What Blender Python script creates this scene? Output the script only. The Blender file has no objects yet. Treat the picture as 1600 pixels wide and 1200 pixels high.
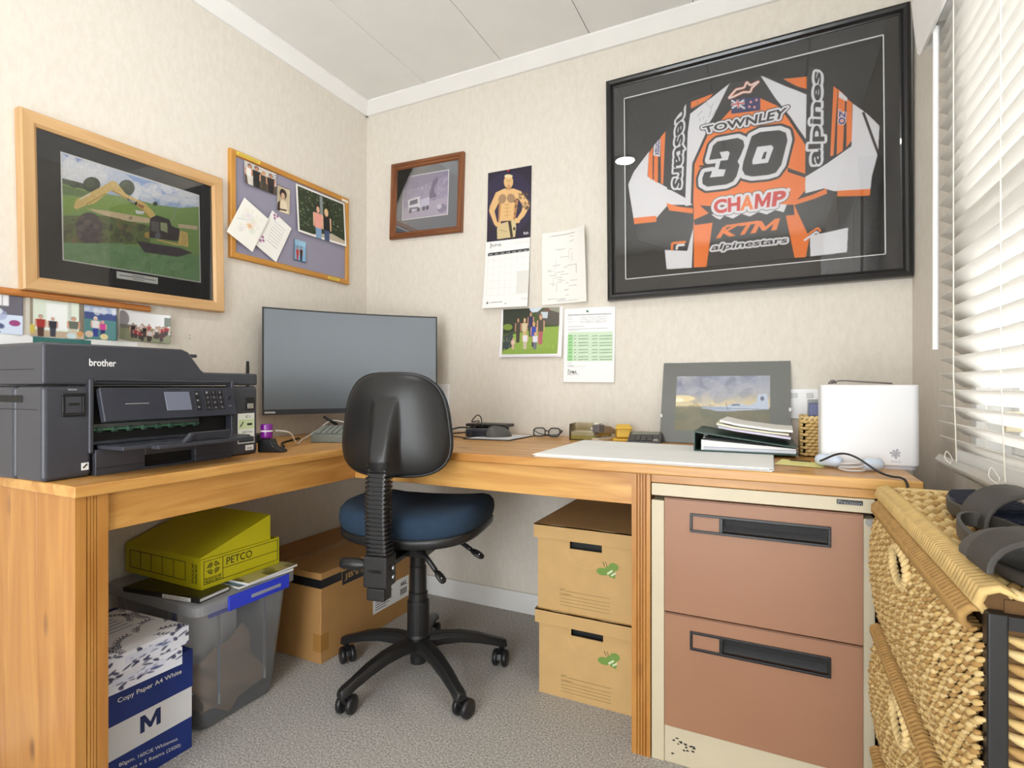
import bpy, bmesh, math, random
import numpy as np
from mathutils import Vector, Matrix, Euler
random.seed(7); rng = np.random.default_rng(7)
SC = bpy.context.scene
COL = SC.collection
PI = math.pi

# ------------------------------------------------------------------ camera
FPX, HPY, YAW, EYE = 840.42, 604.91, math.radians(26.062), 0.9473
SN, CS = math.sin(YAW), math.cos(YAW)
cam_d = bpy.data.cameras.new('camera'); cam_d.sensor_width = 36.0
cam_d.lens = FPX / 1600 * 36.0; cam_d.shift_y = (HPY - 600) / 1600; cam_d.clip_start = 0.02
cam = bpy.data.objects.new('camera', cam_d); COL.objects.link(cam)
cam.location = (0, 0, EYE); cam.rotation_euler = (PI/2, 0, YAW)
SC.camera = cam

# ------------------------------------------------------------------ light
SC.view_settings.view_transform = 'Standard'; SC.view_settings.look = 'None'
SC.view_settings.gamma = 1.0; SC.view_settings.use_curve_mapping = False
SC.view_settings.exposure = -0.3
wd = bpy.data.worlds.new('daylight'); SC.world = wd; wd.use_nodes = True
wb = wd.node_tree.nodes['Background']
wb.inputs['Color'].default_value = (0.93, 0.97, 1.0, 1); wb.inputs['Strength'].default_value = 13.0

XL, XR, YB, YR, ZC = -1.7987, 0.385, 2.0569, -1.5, 2.3201   # room: left, right, back, rear, ceiling
ZT = 0.75                                                   # desk top height
WIN = (-0.30, 1.45, 0.80, 1.80)                             # window opening in the right wall (y0, y1, z0, z1)
DOOR = (-0.98, 0.24, 1.90)                                 # unseen rear doorway, placed to let in fill light (x0, x1, height)
def portal(name, loc, rot, sx, sy):
    l = bpy.data.lights.new(name, 'AREA'); l.shape = 'RECTANGLE'; l.size = sx; l.size_y = sy; l.cycles.is_portal = True
    o = bpy.data.objects.new(name, l); COL.objects.link(o); o.location = loc; o.rotation_euler = rot
portal('window_portal', (XR+0.13, (WIN[0]+WIN[1])/2, (WIN[2]+WIN[3])/2), (0, PI/2, 0), WIN[3]-WIN[2], WIN[1]-WIN[0])
portal('door_portal', ((DOOR[0]+DOOR[1])/2, YR-0.13, DOOR[2]/2), (PI/2, 0, 0), DOOR[1]-DOOR[0], DOOR[2])

# ------------------------------------------------------------------ helpers
def ray(px, py):
    l = (px-800)/FPX
    return Vector((-SN+l*CS, CS+l*SN, (HPY-py)/FPX))
def onx(px, py, x): d = ray(px, py); return Vector((0,0,EYE)) + d*(x/d.x)      # where a sight line meets a wall plane
def ony(px, py, y): d = ray(px, py); return Vector((0,0,EYE)) + d*(y/d.y)
def onz(px, py, z): d = ray(px, py); return Vector((0,0,EYE)) + d*((z-EYE)/d.z)

def S(r, g=None, b=None):
    if g is None: g = b = r
    return tuple(((c/255)/12.92 if c/255 <= 0.04045 else ((c/255+0.055)/1.055)**2.4) for c in (r, g, b))

MATS = {}
def newmat(name):
    m = bpy.data.materials.new(name); m.use_nodes = True
    MATS[name] = m
    return m, m.node_tree.nodes, m.node_tree.links, m.node_tree.nodes['Principled BSDF']
def mat(name, col, rough=0.5, metal=0.0, bump=0.0, bscale=200.0, var=0.0, vscale=8.0, coat=0.0, spec=0.5):
    if name in MATS: return MATS[name]
    m, N, L, b = newmat(name)
    b.inputs['Roughness'].default_value = rough; b.inputs['Metallic'].default_value = metal
    b.inputs['Specular IOR Level'].default_value = spec; b.inputs['Coat Weight'].default_value = coat
    b.inputs['Base Color'].default_value = (*col, 1)
    tc = N.new('ShaderNodeTexCoord')
    nz = N.new('ShaderNodeTexNoise'); nz.inputs['Scale'].default_value = vscale; nz.inputs['Detail'].default_value = 5
    L.new(tc.outputs['Object'], nz.inputs['Vector'])
    mr = N.new('ShaderNodeMapRange'); mr.inputs['To Min'].default_value = 1-max(var, .02); mr.inputs['To Max'].default_value = 1+max(var, .02)
    mr.inputs['From Min'].default_value = .3; mr.inputs['From Max'].default_value = .7
    L.new(nz.outputs['Fac'], mr.inputs['Value'])
    vm = N.new('ShaderNodeVectorMath'); vm.operation = 'SCALE'; vm.inputs[0].default_value = col
    L.new(mr.outputs['Result'], vm.inputs['Scale']); L.new(vm.outputs['Vector'], b.inputs['Base Color'])
    if bump:
        n2 = N.new('ShaderNodeTexNoise'); n2.inputs['Scale'].default_value = bscale; n2.inputs['Detail'].default_value = 3
        L.new(tc.outputs['Object'], n2.inputs['Vector'])
        bp = N.new('ShaderNodeBump'); bp.inputs['Strength'].default_value = bump; bp.inputs['Distance'].default_value = 0.002
        L.new(n2.outputs['Fac'], bp.inputs['Height']); L.new(bp.outputs['Normal'], b.inputs['Normal'])
    return m
def wood(name, c1, c2, axis='Y', rough=0.38, knots=True, grain=1.0):
    m, N, L, b = newmat(name)
    tc = N.new('ShaderNodeTexCoord'); mp = N.new('ShaderNodeMapping')
    sc = {'X': (1.2, 14, 14), 'Y': (14, 1.2, 14), 'Z': (14, 14, 1.2)}[axis]
    mp.inputs['Scale'].default_value = [s*grain for s in sc]
    L.new(tc.outputs['Object'], mp.inputs['Vector'])
    n1 = N.new('ShaderNodeTexNoise'); n1.inputs['Scale'].default_value = 1.6; n1.inputs['Detail'].default_value = 6; n1.inputs['Distortion'].default_value = 1.2
    L.new(mp.outputs['Vector'], n1.inputs['Vector'])
    r = N.new('ShaderNodeValToRGB'); r.color_ramp.elements[0].position = .32; r.color_ramp.elements[1].position = .68
    r.color_ramp.elements[0].color = (*c2, 1); r.color_ramp.elements[1].color = (*c1, 1)
    L.new(n1.outputs['Fac'], r.inputs['Fac'])
    out = r.outputs['Color']
    if knots:
        mp2 = N.new('ShaderNodeMapping'); s2 = {'X': (4, 9, 9), 'Y': (9, 4, 9), 'Z': (9, 9, 4)}[axis]; mp2.inputs['Scale'].default_value = s2
        L.new(tc.outputs['Object'], mp2.inputs['Vector'])
        vo = N.new('ShaderNodeTexVoronoi'); vo.inputs['Scale'].default_value = 1.0; L.new(mp2.outputs['Vector'], vo.inputs['Vector'])
        mr = N.new('ShaderNodeMapRange'); mr.inputs['From Min'].default_value = 0.03; mr.inputs['From Max'].default_value = 0.14
        mr.inputs['To Min'].default_value = 0.75; mr.inputs['To Max'].default_value = 0.0
        L.new(vo.outputs['Distance'], mr.inputs['Value'])
        mx = N.new('ShaderNodeMixRGB'); mx.inputs['Color2'].default_value = (c2[0]*.25, c2[1]*.2, c2[2]*.2, 1)
        L.new(mr.outputs['Result'], mx.inputs['Fac']); L.new(out, mx.inputs['Color1']); out = mx.outputs['Color']
    L.new(out, b.inputs['Base Color']); b.inputs['Roughness'].default_value = rough
    b.inputs['Coat Weight'].default_value = 0.15; b.inputs['Coat Roughness'].default_value = 0.2
    return m
def glassmat(name, tint=(1,1,1), refl=0.06, rough=0.0, opac=0.0, ocol=(1,1,1), gain=1.6):
    m, N, L, b = newmat(name)
    N.remove(b); out = N['Material Output']
    tr = N.new('ShaderNodeBsdfTransparent'); tr.inputs['Color'].default_value = (*tint, 1)
    gl = N.new('ShaderNodeBsdfGlossy'); gl.inputs['Roughness'].default_value = rough
    fr = N.new('ShaderNodeFresnel'); fr.inputs['IOR'].default_value = 1.5
    ad = N.new('ShaderNodeMath'); ad.operation = 'MULTIPLY_ADD'; ad.inputs[1].default_value = gain; ad.inputs[2].default_value = refl-.06; ad.use_clamp = True
    L.new(fr.outputs['Fac'], ad.inputs[0])
    mx = N.new('ShaderNodeMixShader'); L.new(ad.outputs[0], mx.inputs['Fac']); L.new(tr.outputs[0], mx.inputs[1]); L.new(gl.outputs[0], mx.inputs[2])
    last = mx
    if opac:
        df = N.new('ShaderNodeBsdfDiffuse'); df.inputs['Color'].default_value = (*ocol, 1)
        tl = N.new('ShaderNodeBsdfTranslucent'); tl.inputs['Color'].default_value = (*ocol, 1)
        m2 = N.new('ShaderNodeMixShader'); m2.inputs['Fac'].default_value = .5; L.new(df.outputs[0], m2.inputs[1]); L.new(tl.outputs[0], m2.inputs[2])
        m3 = N.new('ShaderNodeMixShader'); m3.inputs['Fac'].default_value = opac; L.new(mx.outputs[0], m3.inputs[1]); L.new(m2.outputs[0], m3.inputs[2]); last = m3
    L.new(last.outputs[0], out.inputs['Surface'])
    return m
def printmat(name, rough=0.45):
    m, N, L, b = newmat(name)
    a = N.new('ShaderNodeVertexColor'); a.layer_name = 'print'
    L.new(a.outputs['Color'], b.inputs['Base Color']); b.inputs['Roughness'].default_value = rough
    return m

TM = {}
def thing(name, label, cat, loc=(0,0,0), rot=(0,0,0), group=None):
    o = bpy.data.objects.new(name, None); COL.objects.link(o); o.empty_display_size = .05
    o.location = loc; o.rotation_euler = rot; o['label'] = label; o['category'] = cat
    if group: o['group'] = group
    TM[o] = Matrix.Translation(loc) @ Euler(rot).to_matrix().to_4x4()
    return o
def tag(o, label, cat, group=None):
    o['label'] = label; o['category'] = cat
    if group: o['group'] = group
    return o
def adopt(o, parent, world):
    if parent is not None:
        o.parent = parent
        if world:
            M = TM.get(parent) or Matrix.Identity(4)
            o.matrix_parent_inverse = M.inverted()
def dup(root, loc=None, rot=None, label=None):
    r = root.copy(); COL.objects.link(r)
    if loc is not None: r.location = loc
    if rot is not None: r.rotation_euler = rot
    if label: r['label'] = label
    for ch in list(root.children):
        c = ch.copy(); COL.objects.link(c); c.parent = r
        for g in ch.children:
            d = g.copy(); COL.objects.link(d); d.parent = c
    return r

class MB:
    """collects shapes for one mesh object"""
    def __init__(s): s.v = []; s.f = []
    def add(s, v, f):
        n = len(s.v); s.v += [tuple(p) for p in v]; s.f += [tuple(i+n for i in q) for q in f]; return s
    def box(s, x0, x1, y0, y1, z0, z1, M=None):
        v = [(x,y,z) for z in (z0,z1) for y in (y0,y1) for x in (x0,x1)]
        if M is not None: v = [M @ Vector(p) for p in v]
        return s.add(v, [(0,2,3,1),(4,5,7,6),(0,1,5,4),(2,6,7,3),(0,4,6,2),(1,3,7,5)])
    def prism(s, poly, a, b, axis='z', M=None):
        n = len(poly); A = {'z': lambda p,t: (p[0],p[1],t), 'y': lambda p,t: (p[0],t,p[1]), 'x': lambda p,t: (t,p[0],p[1])}[axis]
        v = [A(p,a) for p in poly] + [A(p,b) for p in poly]
        if M is not None: v = [M @ Vector(p) for p in v]
        return s.add(v, [tuple(range(n))[::-1], tuple(range(n,2*n))] + [(i,(i+1)%n,n+(i+1)%n,n+i) for i in range(n)])
    def tube(s, path, r, n=8, cap=True, flat=1.0):
        P = [Vector(p) for p in path]; m = len(P)
        rr = r if isinstance(r, (list, tuple)) else [r]*m
        T = [(P[min(i+1,m-1)]-P[max(i-1,0)]).normalized() for i in range(m)]
        up = Vector((0,0,1)) if abs(T[0].z) < .9 else Vector((1,0,0))
        U = (up - T[0]*up.dot(T[0])).normalized(); v = []
        for i in range(m):
            U = (U - T[i]*U.dot(T[i])); U = U.normalized() if U.length > 1e-6 else T[i].orthogonal().normalized()
            W = T[i].cross(U)
            for k in range(n):
                a = 2*PI*k/n; v.append(P[i] + (U*math.cos(a)*flat + W*math.sin(a))*rr[i])
        f = [(i*n+k, i*n+(k+1)%n, (i+1)*n+(k+1)%n, (i+1)*n+k) for i in range(m-1) for k in range(n)]
        if cap: f += [tuple(range(n))[::-1], tuple((m-1)*n+k for k in range(n))]
        return s.add(v, f)
    def lathe(s, prof, c=(0,0,0), n=20, axis='z', M=None):
        v = []
        for (r, z) in prof:
            for k in range(n):
                a = 2*PI*k/n; p = {'z': (r*math.cos(a), r*math.sin(a), z), 'y': (r*math.cos(a), z, r*math.sin(a)), 'x': (z, r*math.cos(a), r*math.sin(a))}[axis]
                p = Vector(p)
                if M is not None: p = M @ p
                v.append(p + Vector(c))
        m = len(prof)
        f = [(i*n+k, i*n+(k+1)%n, (i+1)*n+(k+1)%n, (i+1)*n+k) for i in range(m-1) for k in range(n)]
        f += [tuple(range(n))[::-1], tuple((m-1)*n+k for k in range(n))]
        return s.add(v, f)
    def grid(s, fn, nu, nv, close=False):
        v = [fn(i/(nu-1) if not close else i/nu, j/(nv-1)) for j in range(nv) for i in range(nu)]
        mu = nu if close else nu-1
        return s.add(v, [(j*nu+i, j*nu+(i+1)%nu, (j+1)*nu+(i+1)%nu, (j+1)*nu+i) for j in range(nv-1) for i in range(mu)])
    def build(s, name, material, parent=None, world=False, smooth=False, bevel=0.0, seg=2, fix=True):
        me = bpy.data.meshes.new(name); me.from_pydata([tuple(p) for p in s.v], [], s.f)
        if fix:
            bm = bmesh.new(); bm.from_mesh(me); bmesh.ops.recalc_face_normals(bm, faces=bm.faces); bm.to_mesh(me); bm.free()
        if smooth: me.shade_smooth()
        if material: me.materials.append(material)
        o = bpy.data.objects.new(name, me); COL.objects.link(o)
        adopt(o, parent, world)
        if bevel:
            md = o.modifiers.new('bevel', 'BEVEL'); md.width = bevel; md.segments = seg; md.limit_method = 'ANGLE'; md.angle_limit = math.radians(40)
            if seg > 1 and not smooth:
                me.shade_smooth()
                md.harden_normals = True
        return o
def share(o, name, parent, world=False, loc=None):
    c = bpy.data.objects.new(name, o.data); COL.objects.link(c)
    for md in o.modifiers:
        k = c.modifiers.new(md.name, md.type)
        if md.type == 'BEVEL': k.width = md.width; k.segments = md.segments; k.limit_method = md.limit_method; k.angle_limit = md.angle_limit; k.harden_normals = md.harden_normals
    adopt(c, parent, world)
    if loc is not None: c.location = loc
    return c
def struct(o): o['kind'] = 'structure'; return o

def spline(pts, n=8):
    P = [Vector(p) for p in pts]; out = []
    for i in range(len(P)-1):
        p0, p1, p2, p3 = P[max(i-1,0)], P[i], P[i+1], P[min(i+2,len(P)-1)]
        for k in range(n):
            t = k/n; out.append(.5*((2*p1)+(p2-p0)*t+(2*p0-5*p1+4*p2-p3)*t*t+(3*p1-p0-3*p2+p3)*t**3))
    return out + [P[-1]]
def rrect(w, h, r, n=5, cx=0, cy=0):
    out = []
    for (sx, sy, a0) in ((1,1,0), (-1,1,90), (-1,-1,180), (1,-1,270)):
        for k in range(n+1):
            a = math.radians(a0+90*k/n); out.append((cx+sx*(w/2-r)+r*math.cos(a), cy+sy*(h/2-r)+r*math.sin(a)))
    return out

# ------------------------------------------------------------------ lettering and print
TXT = {}
def glyphs(s, bold=0.0):
    k = (s, bold)
    if k not in TXT:
        c = bpy.data.curves.new('t', 'FONT'); c.body = s; c.resolution_u = 4; c.offset = bold; c.fill_mode = 'FRONT'
        o = bpy.data.objects.new('t', c); COL.objects.link(o)
        bpy.context.view_layer.update()
        me = o.to_mesh(); me.calc_loop_triangles()
        V = np.array([v.co[:2] for v in me.vertices]); T = np.array([t.vertices[:] for t in me.loop_triangles]); 
        F = [tuple(p.vertices) for p in me.polygons]
        o.to_mesh_clear(); bpy.data.objects.remove(o); bpy.data.curves.remove(c)
        lo, hi = V.min(0), V.max(0); TXT[k] = ((V-lo)/(hi-lo), T, F, (hi-lo))
    return TXT[k]
def lettering(s, BL, BR, TL, material, parent, lift=0.0006, bold=0.0, world=True, name='lettering', width=None):
    """flat raised text whose box is spanned by three corner points"""
    V, T, F, sz = glyphs(s, bold)
    BL, BR, TL = Vector(BL), Vector(BR), Vector(TL); X = BR-BL; Y = TL-BL; n = X.cross(Y).normalized()*lift
    v = [BL + X*p[0] + Y*p[1] + n for p in V]
    me = bpy.data.meshes.new(name); me.from_pydata([tuple(p) for p in v], [], F); me.materials.append(material)
    o = bpy.data.objects.new(name, me); COL.objects.link(o); adopt(o, parent, world); return o

EM = [(0,0),(0,1),(.22,1),(.5,.42),(.78,1),(1,1),(1,0),(.79,0),(.79,.58),(.56,.10),(.44,.10),(.21,.58),(.21,0)]      # a bold capital M
class Cv:
    """a small painter: flat colours into a grid that becomes the print of a mesh"""
    def __init__(s, w, h, col=(1,1,1), mp=None):
        s.w, s.h = w, h; s.a = np.ones((h, w, 3))*np.array(col); s.mp = mp or (lambda x, y: (x, y)); s.k = 3
    def pts(s, P): return np.array([s.mp(*p) for p in P])*np.array([s.w, s.h])*s.k
    def mask(s): return np.zeros((s.h*s.k, s.w*s.k), bool)
    def block(s, Qs, pad=0):
        """small working mask around some polygons: (cell box, mask, shifted polygons)"""
        A = np.concatenate(Qs); k = s.k
        x0, y0 = np.maximum(np.floor(A.min(0)/k).astype(int)-pad-1, 0); x1, y1 = np.ceil(A.max(0)/k).astype(int)+pad+1
        x1, y1 = min(x1, s.w), min(y1, s.h)
        if x1 <= x0 or y1 <= y0: return None
        return (x0, y0, x1, y1), np.zeros(((y1-y0)*k, (x1-x0)*k), bool), [Q-np.array([x0, y0])*k for Q in Qs]
    def blend(s, bx, m, col, alpha=1.0):
        k = s.k; x0, y0, x1, y1 = bx; c = m.reshape(y1-y0, k, x1-x0, k).mean((1,3))[...,None]*alpha
        s.a[y0:y1, x0:x1] = s.a[y0:y1, x0:x1]*(1-c)+np.array(col)*c
    def fillpoly(s, m, Q):
        x0, y0 = np.maximum(np.floor(Q.min(0)).astype(int), 0); x1, y1 = np.ceil(Q.max(0)).astype(int)+1
        x1 = min(x1, m.shape[1]); y1 = min(y1, m.shape[0])
        if x1 <= x0 or y1 <= y0: return
        X = np.arange(x0, x1)+.5; Y = (np.arange(y0, y1)+.5)[:,None]; ins = np.zeros((y1-y0, x1-x0), bool)
        for (ax, ay), (bx, by) in zip(Q, np.roll(Q, -1, 0)):
            if ay == by: continue
            ins ^= ((ay > Y) != (by > Y)) & (X < (bx-ax)*(Y-ay)/(by-ay)+ax)
        m[y0:y1, x0:x1] |= ins
    def paint(s, Qs, col, alpha=1.0, edges=()):
        r = s.block(Qs, int(max([e[0] for e in edges] or [0]))+1)
        if r is None: return
        bx, m, Qs = r
        for Q in Qs: s.fillpoly(m, Q)
        for (d, c) in edges: s.blend(bx, dil(m, int(d*s.k)), c)
        s.blend(bx, m, col, alpha)
    def poly(s, P, col, alpha=1.0, edges=()): s.paint([s.pts(P)], col, alpha, edges)
    def ell(s, cx, cy, rx, ry, col, rot=0, alpha=1.0, n=18):
        c, t = math.cos(rot), math.sin(rot)
        s.poly([(cx+rx*math.cos(2*PI*k/n)*c-ry*math.sin(2*PI*k/n)*t, cy+rx*math.cos(2*PI*k/n)*t+ry*math.sin(2*PI*k/n)*c) for k in range(n)], col, alpha)
    def line(s, P, wd, col, alpha=1.0):
        Qs = []
        for p, q in zip(P[:-1], P[1:]):
            dx, dy = q[0]-p[0], q[1]-p[1]; l = math.hypot(dx, dy) or 1; nx, ny = -dy/l*wd/2, dx/l*wd/2
            Qs.append(s.pts([(p[0]+nx,p[1]+ny),(q[0]+nx,q[1]+ny),(q[0]-nx,q[1]-ny),(p[0]-nx,p[1]-ny)]))
        s.paint(Qs, col, alpha)
    def rect(s, x0, y0, x1, y1, col, alpha=1.0): s.poly([(x0,y0),(x1,y0),(x1,y1),(x0,y1)], col, alpha)
    def text(s, txt, TL, TR, BR, BL, col, bold=0.0, edges=()):
        V, T, F, sz = glyphs(txt, bold)
        u, v = V[:,0:1], V[:,1:2]
        P = (np.array(BL)*(1-u)*(1-v)+np.array(BR)*u*(1-v)+np.array(TR)*u*v+np.array(TL)*(1-u)*v)
        Q = s.pts([tuple(p) for p in P])
        s.paint([Q[list(t)] for t in T], col, 1.0, edges)
    def shape(s, U, TL, TR, BR, BL, col, edges=()):
        s.poly([tuple(np.array(BL)*(1-u)*(1-v)+np.array(BR)*u*(1-v)+np.array(TR)*u*v+np.array(TL)*(1-u)*v) for u, v in U], col, 1.0, edges)
    def vgrad(s, stops):
        y = np.linspace(0, 1, s.h); s.a[:] = np.stack([np.interp(y, [t for t,_ in stops], [c[i] for _,c in stops]) for i in range(3)], 1)[:,None,:]
    def noise(s, amp, cell=3, y0=0, y1=1):
        g = rng.normal(0, amp, (s.h//cell+2, s.w//cell+2)); g = np.kron(g, np.ones((cell, cell)))[:s.h,:s.w]
        g = g[...,None]*(np.arange(s.h)[:,None,None] >= y0*s.h)*(np.arange(s.h)[:,None,None] < y1*s.h)
        s.a = np.clip(s.a*(1+g), 0, 1)
    def blobs(s, n, box, size, cols, alpha=.8, asp=1.0):
        for i in range(n):
            x = random.uniform(box[0], box[2]); y = random.uniform(box[1], box[3]); r = random.uniform(*size)
            s.ell(x, y, r*asp, r, random.choice(cols), random.uniform(0, PI), alpha, 9)
    def figure(s, x, y, h, top, legs, skin=(.62,.4,.28), hair=(.05,.03,.02), w=1.0):
        """a small standing person in a snapshot: y is the top of the head"""
        k = h*w
        s.poly([(x-.1*k,y+.95*h),(x-.12*k,y+.5*h),(x+.12*k,y+.5*h),(x+.1*k,y+.95*h)], legs)
        s.poly([(x-.17*k,y+.2*h),(x+.17*k,y+.2*h),(x+.13*k,y+.55*h),(x-.13*k,y+.55*h)], top)
        s.poly([(x-.2*k,y+.22*h),(x-.14*k,y+.2*h),(x-.15*k,y+.55*h),(x-.2*k,y+.52*h)], skin); s.poly([(x+.2*k,y+.22*h),(x+.14*k,y+.2*h),(x+.15*k,y+.55*h),(x+.2*k,y+.52*h)], skin)
        s.ell(x, y+.09*h, .085*k, .1*h, hair); s.ell(x, y+.115*h, .062*k, .08*h, skin)
def dil(m, r):
    if r <= 0: return m
    out = m.copy()
    for dy in range(-r, r+1):
        w = int(math.sqrt(r*r-dy*dy)); t = np.zeros_like(m)
        a, b = max(dy,0), m.shape[0]+min(dy,0); t[a:b] = m[a-dy:b-dy]
        c = t.copy(); st = 1
        cs = np.concatenate([np.zeros((m.shape[0],1), int), np.cumsum(t, 1)], 1)
        idx = np.arange(m.shape[1]); hi = np.minimum(idx+w+1, m.shape[1]); lo = np.maximum(idx-w, 0)
        out |= (cs[:,hi]-cs[:,lo]) > 0
    return out
def printed(name, cv, fn, material, parent=None, world=False, thick=0.0004, keep=None, edge=None):
    """mesh sheet carrying a canvas; fn(u, v) gives the point, u to the right, v down; a rim gives it thickness"""
    w, h = cv.w, cv.h
    U, Vv = np.meshgrid(np.arange(w)/(w-1), np.arange(h)/(h-1))
    P = fn(U, Vv); V = np.stack([np.broadcast_to(p, U.shape) for p in P], -1).reshape(-1, 3)
    i = np.arange(w*h).reshape(h, w); F = np.stack([i[1:,:-1], i[1:,1:], i[:-1,1:], i[:-1,:-1]], -1)
    if keep is not None: F = F[keep[1:,:-1] & keep[1:,1:] & keep[:-1,1:] & keep[:-1,:-1]]
    F = F.reshape(-1, 4); cols = cv.a.reshape(-1, 3)
    if thick and keep is None:
        ring = np.concatenate([i[0,:], i[1:,-1], i[-1,-2::-1], i[-2:0:-1,0]])
        e1 = V[w-1]-V[0]; e2 = V[(h-1)*w]-V[0]; n = np.cross(e1, e2); n = n/np.linalg.norm(n)*thick
        k = len(ring); base = len(V); V = np.concatenate([V, V[ring]+n]); r2 = base+np.arange(k)
        sk = np.stack([ring, np.roll(ring,-1), np.roll(r2,-1), r2], 1); F = np.concatenate([F, sk]); cols = np.concatenate([cols, cols[ring]*0+np.array(edge or (.8,.8,.8))])
        cap = [tuple(int(x) for x in r2)] if abs((V[(h//2)*w+w//2]-(V[0]+V[w*h-1])/2)@n)/thick < 1e-5 else []
    else: cap = []
    me = bpy.data.meshes.new(name)
    me.from_pydata(V.tolist(), [], [tuple(q) for q in F.tolist()]+cap)
    at = me.color_attributes.new('print', 'FLOAT_COLOR', 'POINT')
    at.data.foreach_set('color', np.concatenate([cols, np.ones((len(cols),1))], 1).astype(np.float32).ravel())
    me.materials.append(material); me.shade_smooth()
    o = bpy.data.objects.new(name, me); COL.objects.link(o); adopt(o, parent, world)
    return o
def flat(w, h, y=0.0, cx=0.0, cz=0.0):      # sheet standing in a local frame, front towards -y
    return lambda u, v: (cx+(u-.5)*w, y+0*u, cz+(.5-v)*h)
def curl(w, h, y, amp, cx=0.0, cz=0.0):      # the same sheet with corners coming off the wall
    return lambda u, v: (cx+(u-.5)*w, y-amp(u, v), cz+(.5-v)*h)

def frame_rails(parent, w, h, prof, material, bevel=0.0, name='frame_rail'):
    """four mitred rails; prof = [(inward, towards viewer)] closed section"""
    n = len(prof)
    for (ax, sg) in (('b',-1), ('t',1), ('l',-1), ('r',1)):
        m = MB(); v = []
        for e in (-1, 1):
            for d, t in prof:
                if ax in 'bt': v.append((e*(w/2-d), -t, sg*(h/2-d)))
                else: v.append((sg*(w/2-d), -t, e*(h/2-d)))
        m.add(v, [tuple(range(n)), tuple(range(n,2*n))]+[(i,(i+1)%n,n+(i+1)%n,n+i) for i in range(n)])
        m.build(name, material, parent, bevel=bevel)
def zoomed(x0, y0, k): return lambda zx, zy: (x0+zx/k, y0+zy/k)

# ------------------------------------------------------------------ materials
def wallpaper():
    m, N, L, b = newmat('wallpaper')
    tc = N.new('ShaderNodeTexCoord'); n1 = N.new('ShaderNodeTexNoise'); n1.inputs['Scale'].default_value = 55; n1.inputs['Detail'].default_value = 6; n1.inputs['Roughness'].default_value = .7
    mp = N.new('ShaderNodeMapping'); mp.inputs['Scale'].default_value = (1, 1, .45)
    L.new(tc.outputs['Object'], mp.inputs['Vector']); L.new(mp.outputs['Vector'], n1.inputs['Vector'])
    r = N.new('ShaderNodeValToRGB'); r.color_ramp.elements[0].color = (*S(217,209,196), 1); r.color_ramp.elements[1].color = (*S(225,218,207), 1)
    r.color_ramp.elements[0].position = .35; r.color_ramp.elements[1].position = .65
    L.new(n1.outputs['Fac'], r.inputs['Fac']); L.new(r.outputs['Color'], b.inputs['Base Color']); b.inputs['Roughness'].default_value = .75
    bp = N.new('ShaderNodeBump'); bp.inputs['Strength'].default_value = .08; bp.inputs['Distance'].default_value = .001; L.new(n1.outputs['Fac'], bp.inputs['Height']); L.new(bp.outputs['Normal'], b.inputs['Normal'])
    return m
def carpet():
    m, N, L, b = newmat('carpet')
    tc = N.new('ShaderNodeTexCoord'); n1 = N.new('ShaderNodeTexNoise'); n1.inputs['Scale'].default_value = 190; n1.inputs['Detail'].default_value = 4; n1.inputs['Roughness'].default_value = .8
    L.new(tc.outputs['Object'], n1.inputs['Vector'])
    r = N.new('ShaderNodeValToRGB'); e = r.color_ramp.elements; e[0].position = .36; e[0].color = (*S(134,130,124), 1); e[1].position = .64; e[1].color = (*S(240,236,230), 1)
    L.new(n1.outputs['Fac'], r.inputs['Fac']); L.new(r.outputs['Color'], b.inputs['Base Color']); b.inputs['Roughness'].default_value = .95; b.inputs['Specular IOR Level'].default_value = .1
    bp = N.new('ShaderNodeBump'); bp.inputs['Strength'].default_value = .9; bp.inputs['Distance'].default_value = .006; L.new(n1.outputs['Fac'], bp.inputs['Height']); L.new(bp.outputs['Normal'], b.inputs['Normal'])
    return m
WALL = wallpaper(); CARPET = carpet()
PAINT = mat('white_paint', S(236,235,232), .5, var=.015)
CEIL = mat('ceiling_paint', S(232,231,228), .6, var=.01)
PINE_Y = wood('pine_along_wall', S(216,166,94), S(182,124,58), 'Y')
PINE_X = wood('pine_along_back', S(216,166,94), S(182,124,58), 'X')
PINE_Z = wood('pine_upright_shaded', S(192,138,70), S(166,108,46), 'Z')  # darker than the other pine: shade of unlit uprights put into the colour
OAK = wood('frame_oak', S(212,172,122), S(194,150,98), 'X', .45, False)
OAKY = wood('board_oak', S(206,150,66), S(186,126,48), 'X', .45, False)
REDWOOD = wood('frame_redwood', S(140,84,46), S(104,58,30), 'X', .35, False)
BLACK = mat('black_plastic', S(38,38,40), .42, bump=.12, bscale=900)
SATIN = mat('satin_black', S(30,30,33), .3)
PITCH = mat('pitch_black', S(10,10,11), .6)
CHROME = mat('chrome', S(190,190,190), .2, 1.0)
WHITE = mat('white_plastic', S(240,240,240), .35)
CREAM = mat('cream_enamel', S(204,192,164), .4, var=.03)
TERRA = mat('brown_enamel', S(158,114,86), .42, var=.03, vscale=5)
PAPER = mat('white_paper', S(240,240,238), .7)
CARD = mat('kraft_card', S(196,160,106), .8, var=.04, vscale=20, bump=.05)
CARD_D = mat('kraft_card_dark', S(176,132,78), .7, var=.05, vscale=14, bump=.05)
TAPE = mat('packing_tape', S(168,122,64), .25)
INK = mat('black_ink', S(24,24,26), .6)
WHINK = mat('white_ink', S(240,240,240), .5)
GREYINK = mat('grey_ink', S(150,150,152), .6)
PRT = printmat('photo_print', .35); PRTM = printmat('paper_print', .7); CLOTH = printmat('fabric_print', .8)
GLASS = glassmat('picture_glass', refl=.06, gain=1.25); PANE = glassmat('window_glass', refl=.06)

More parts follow.
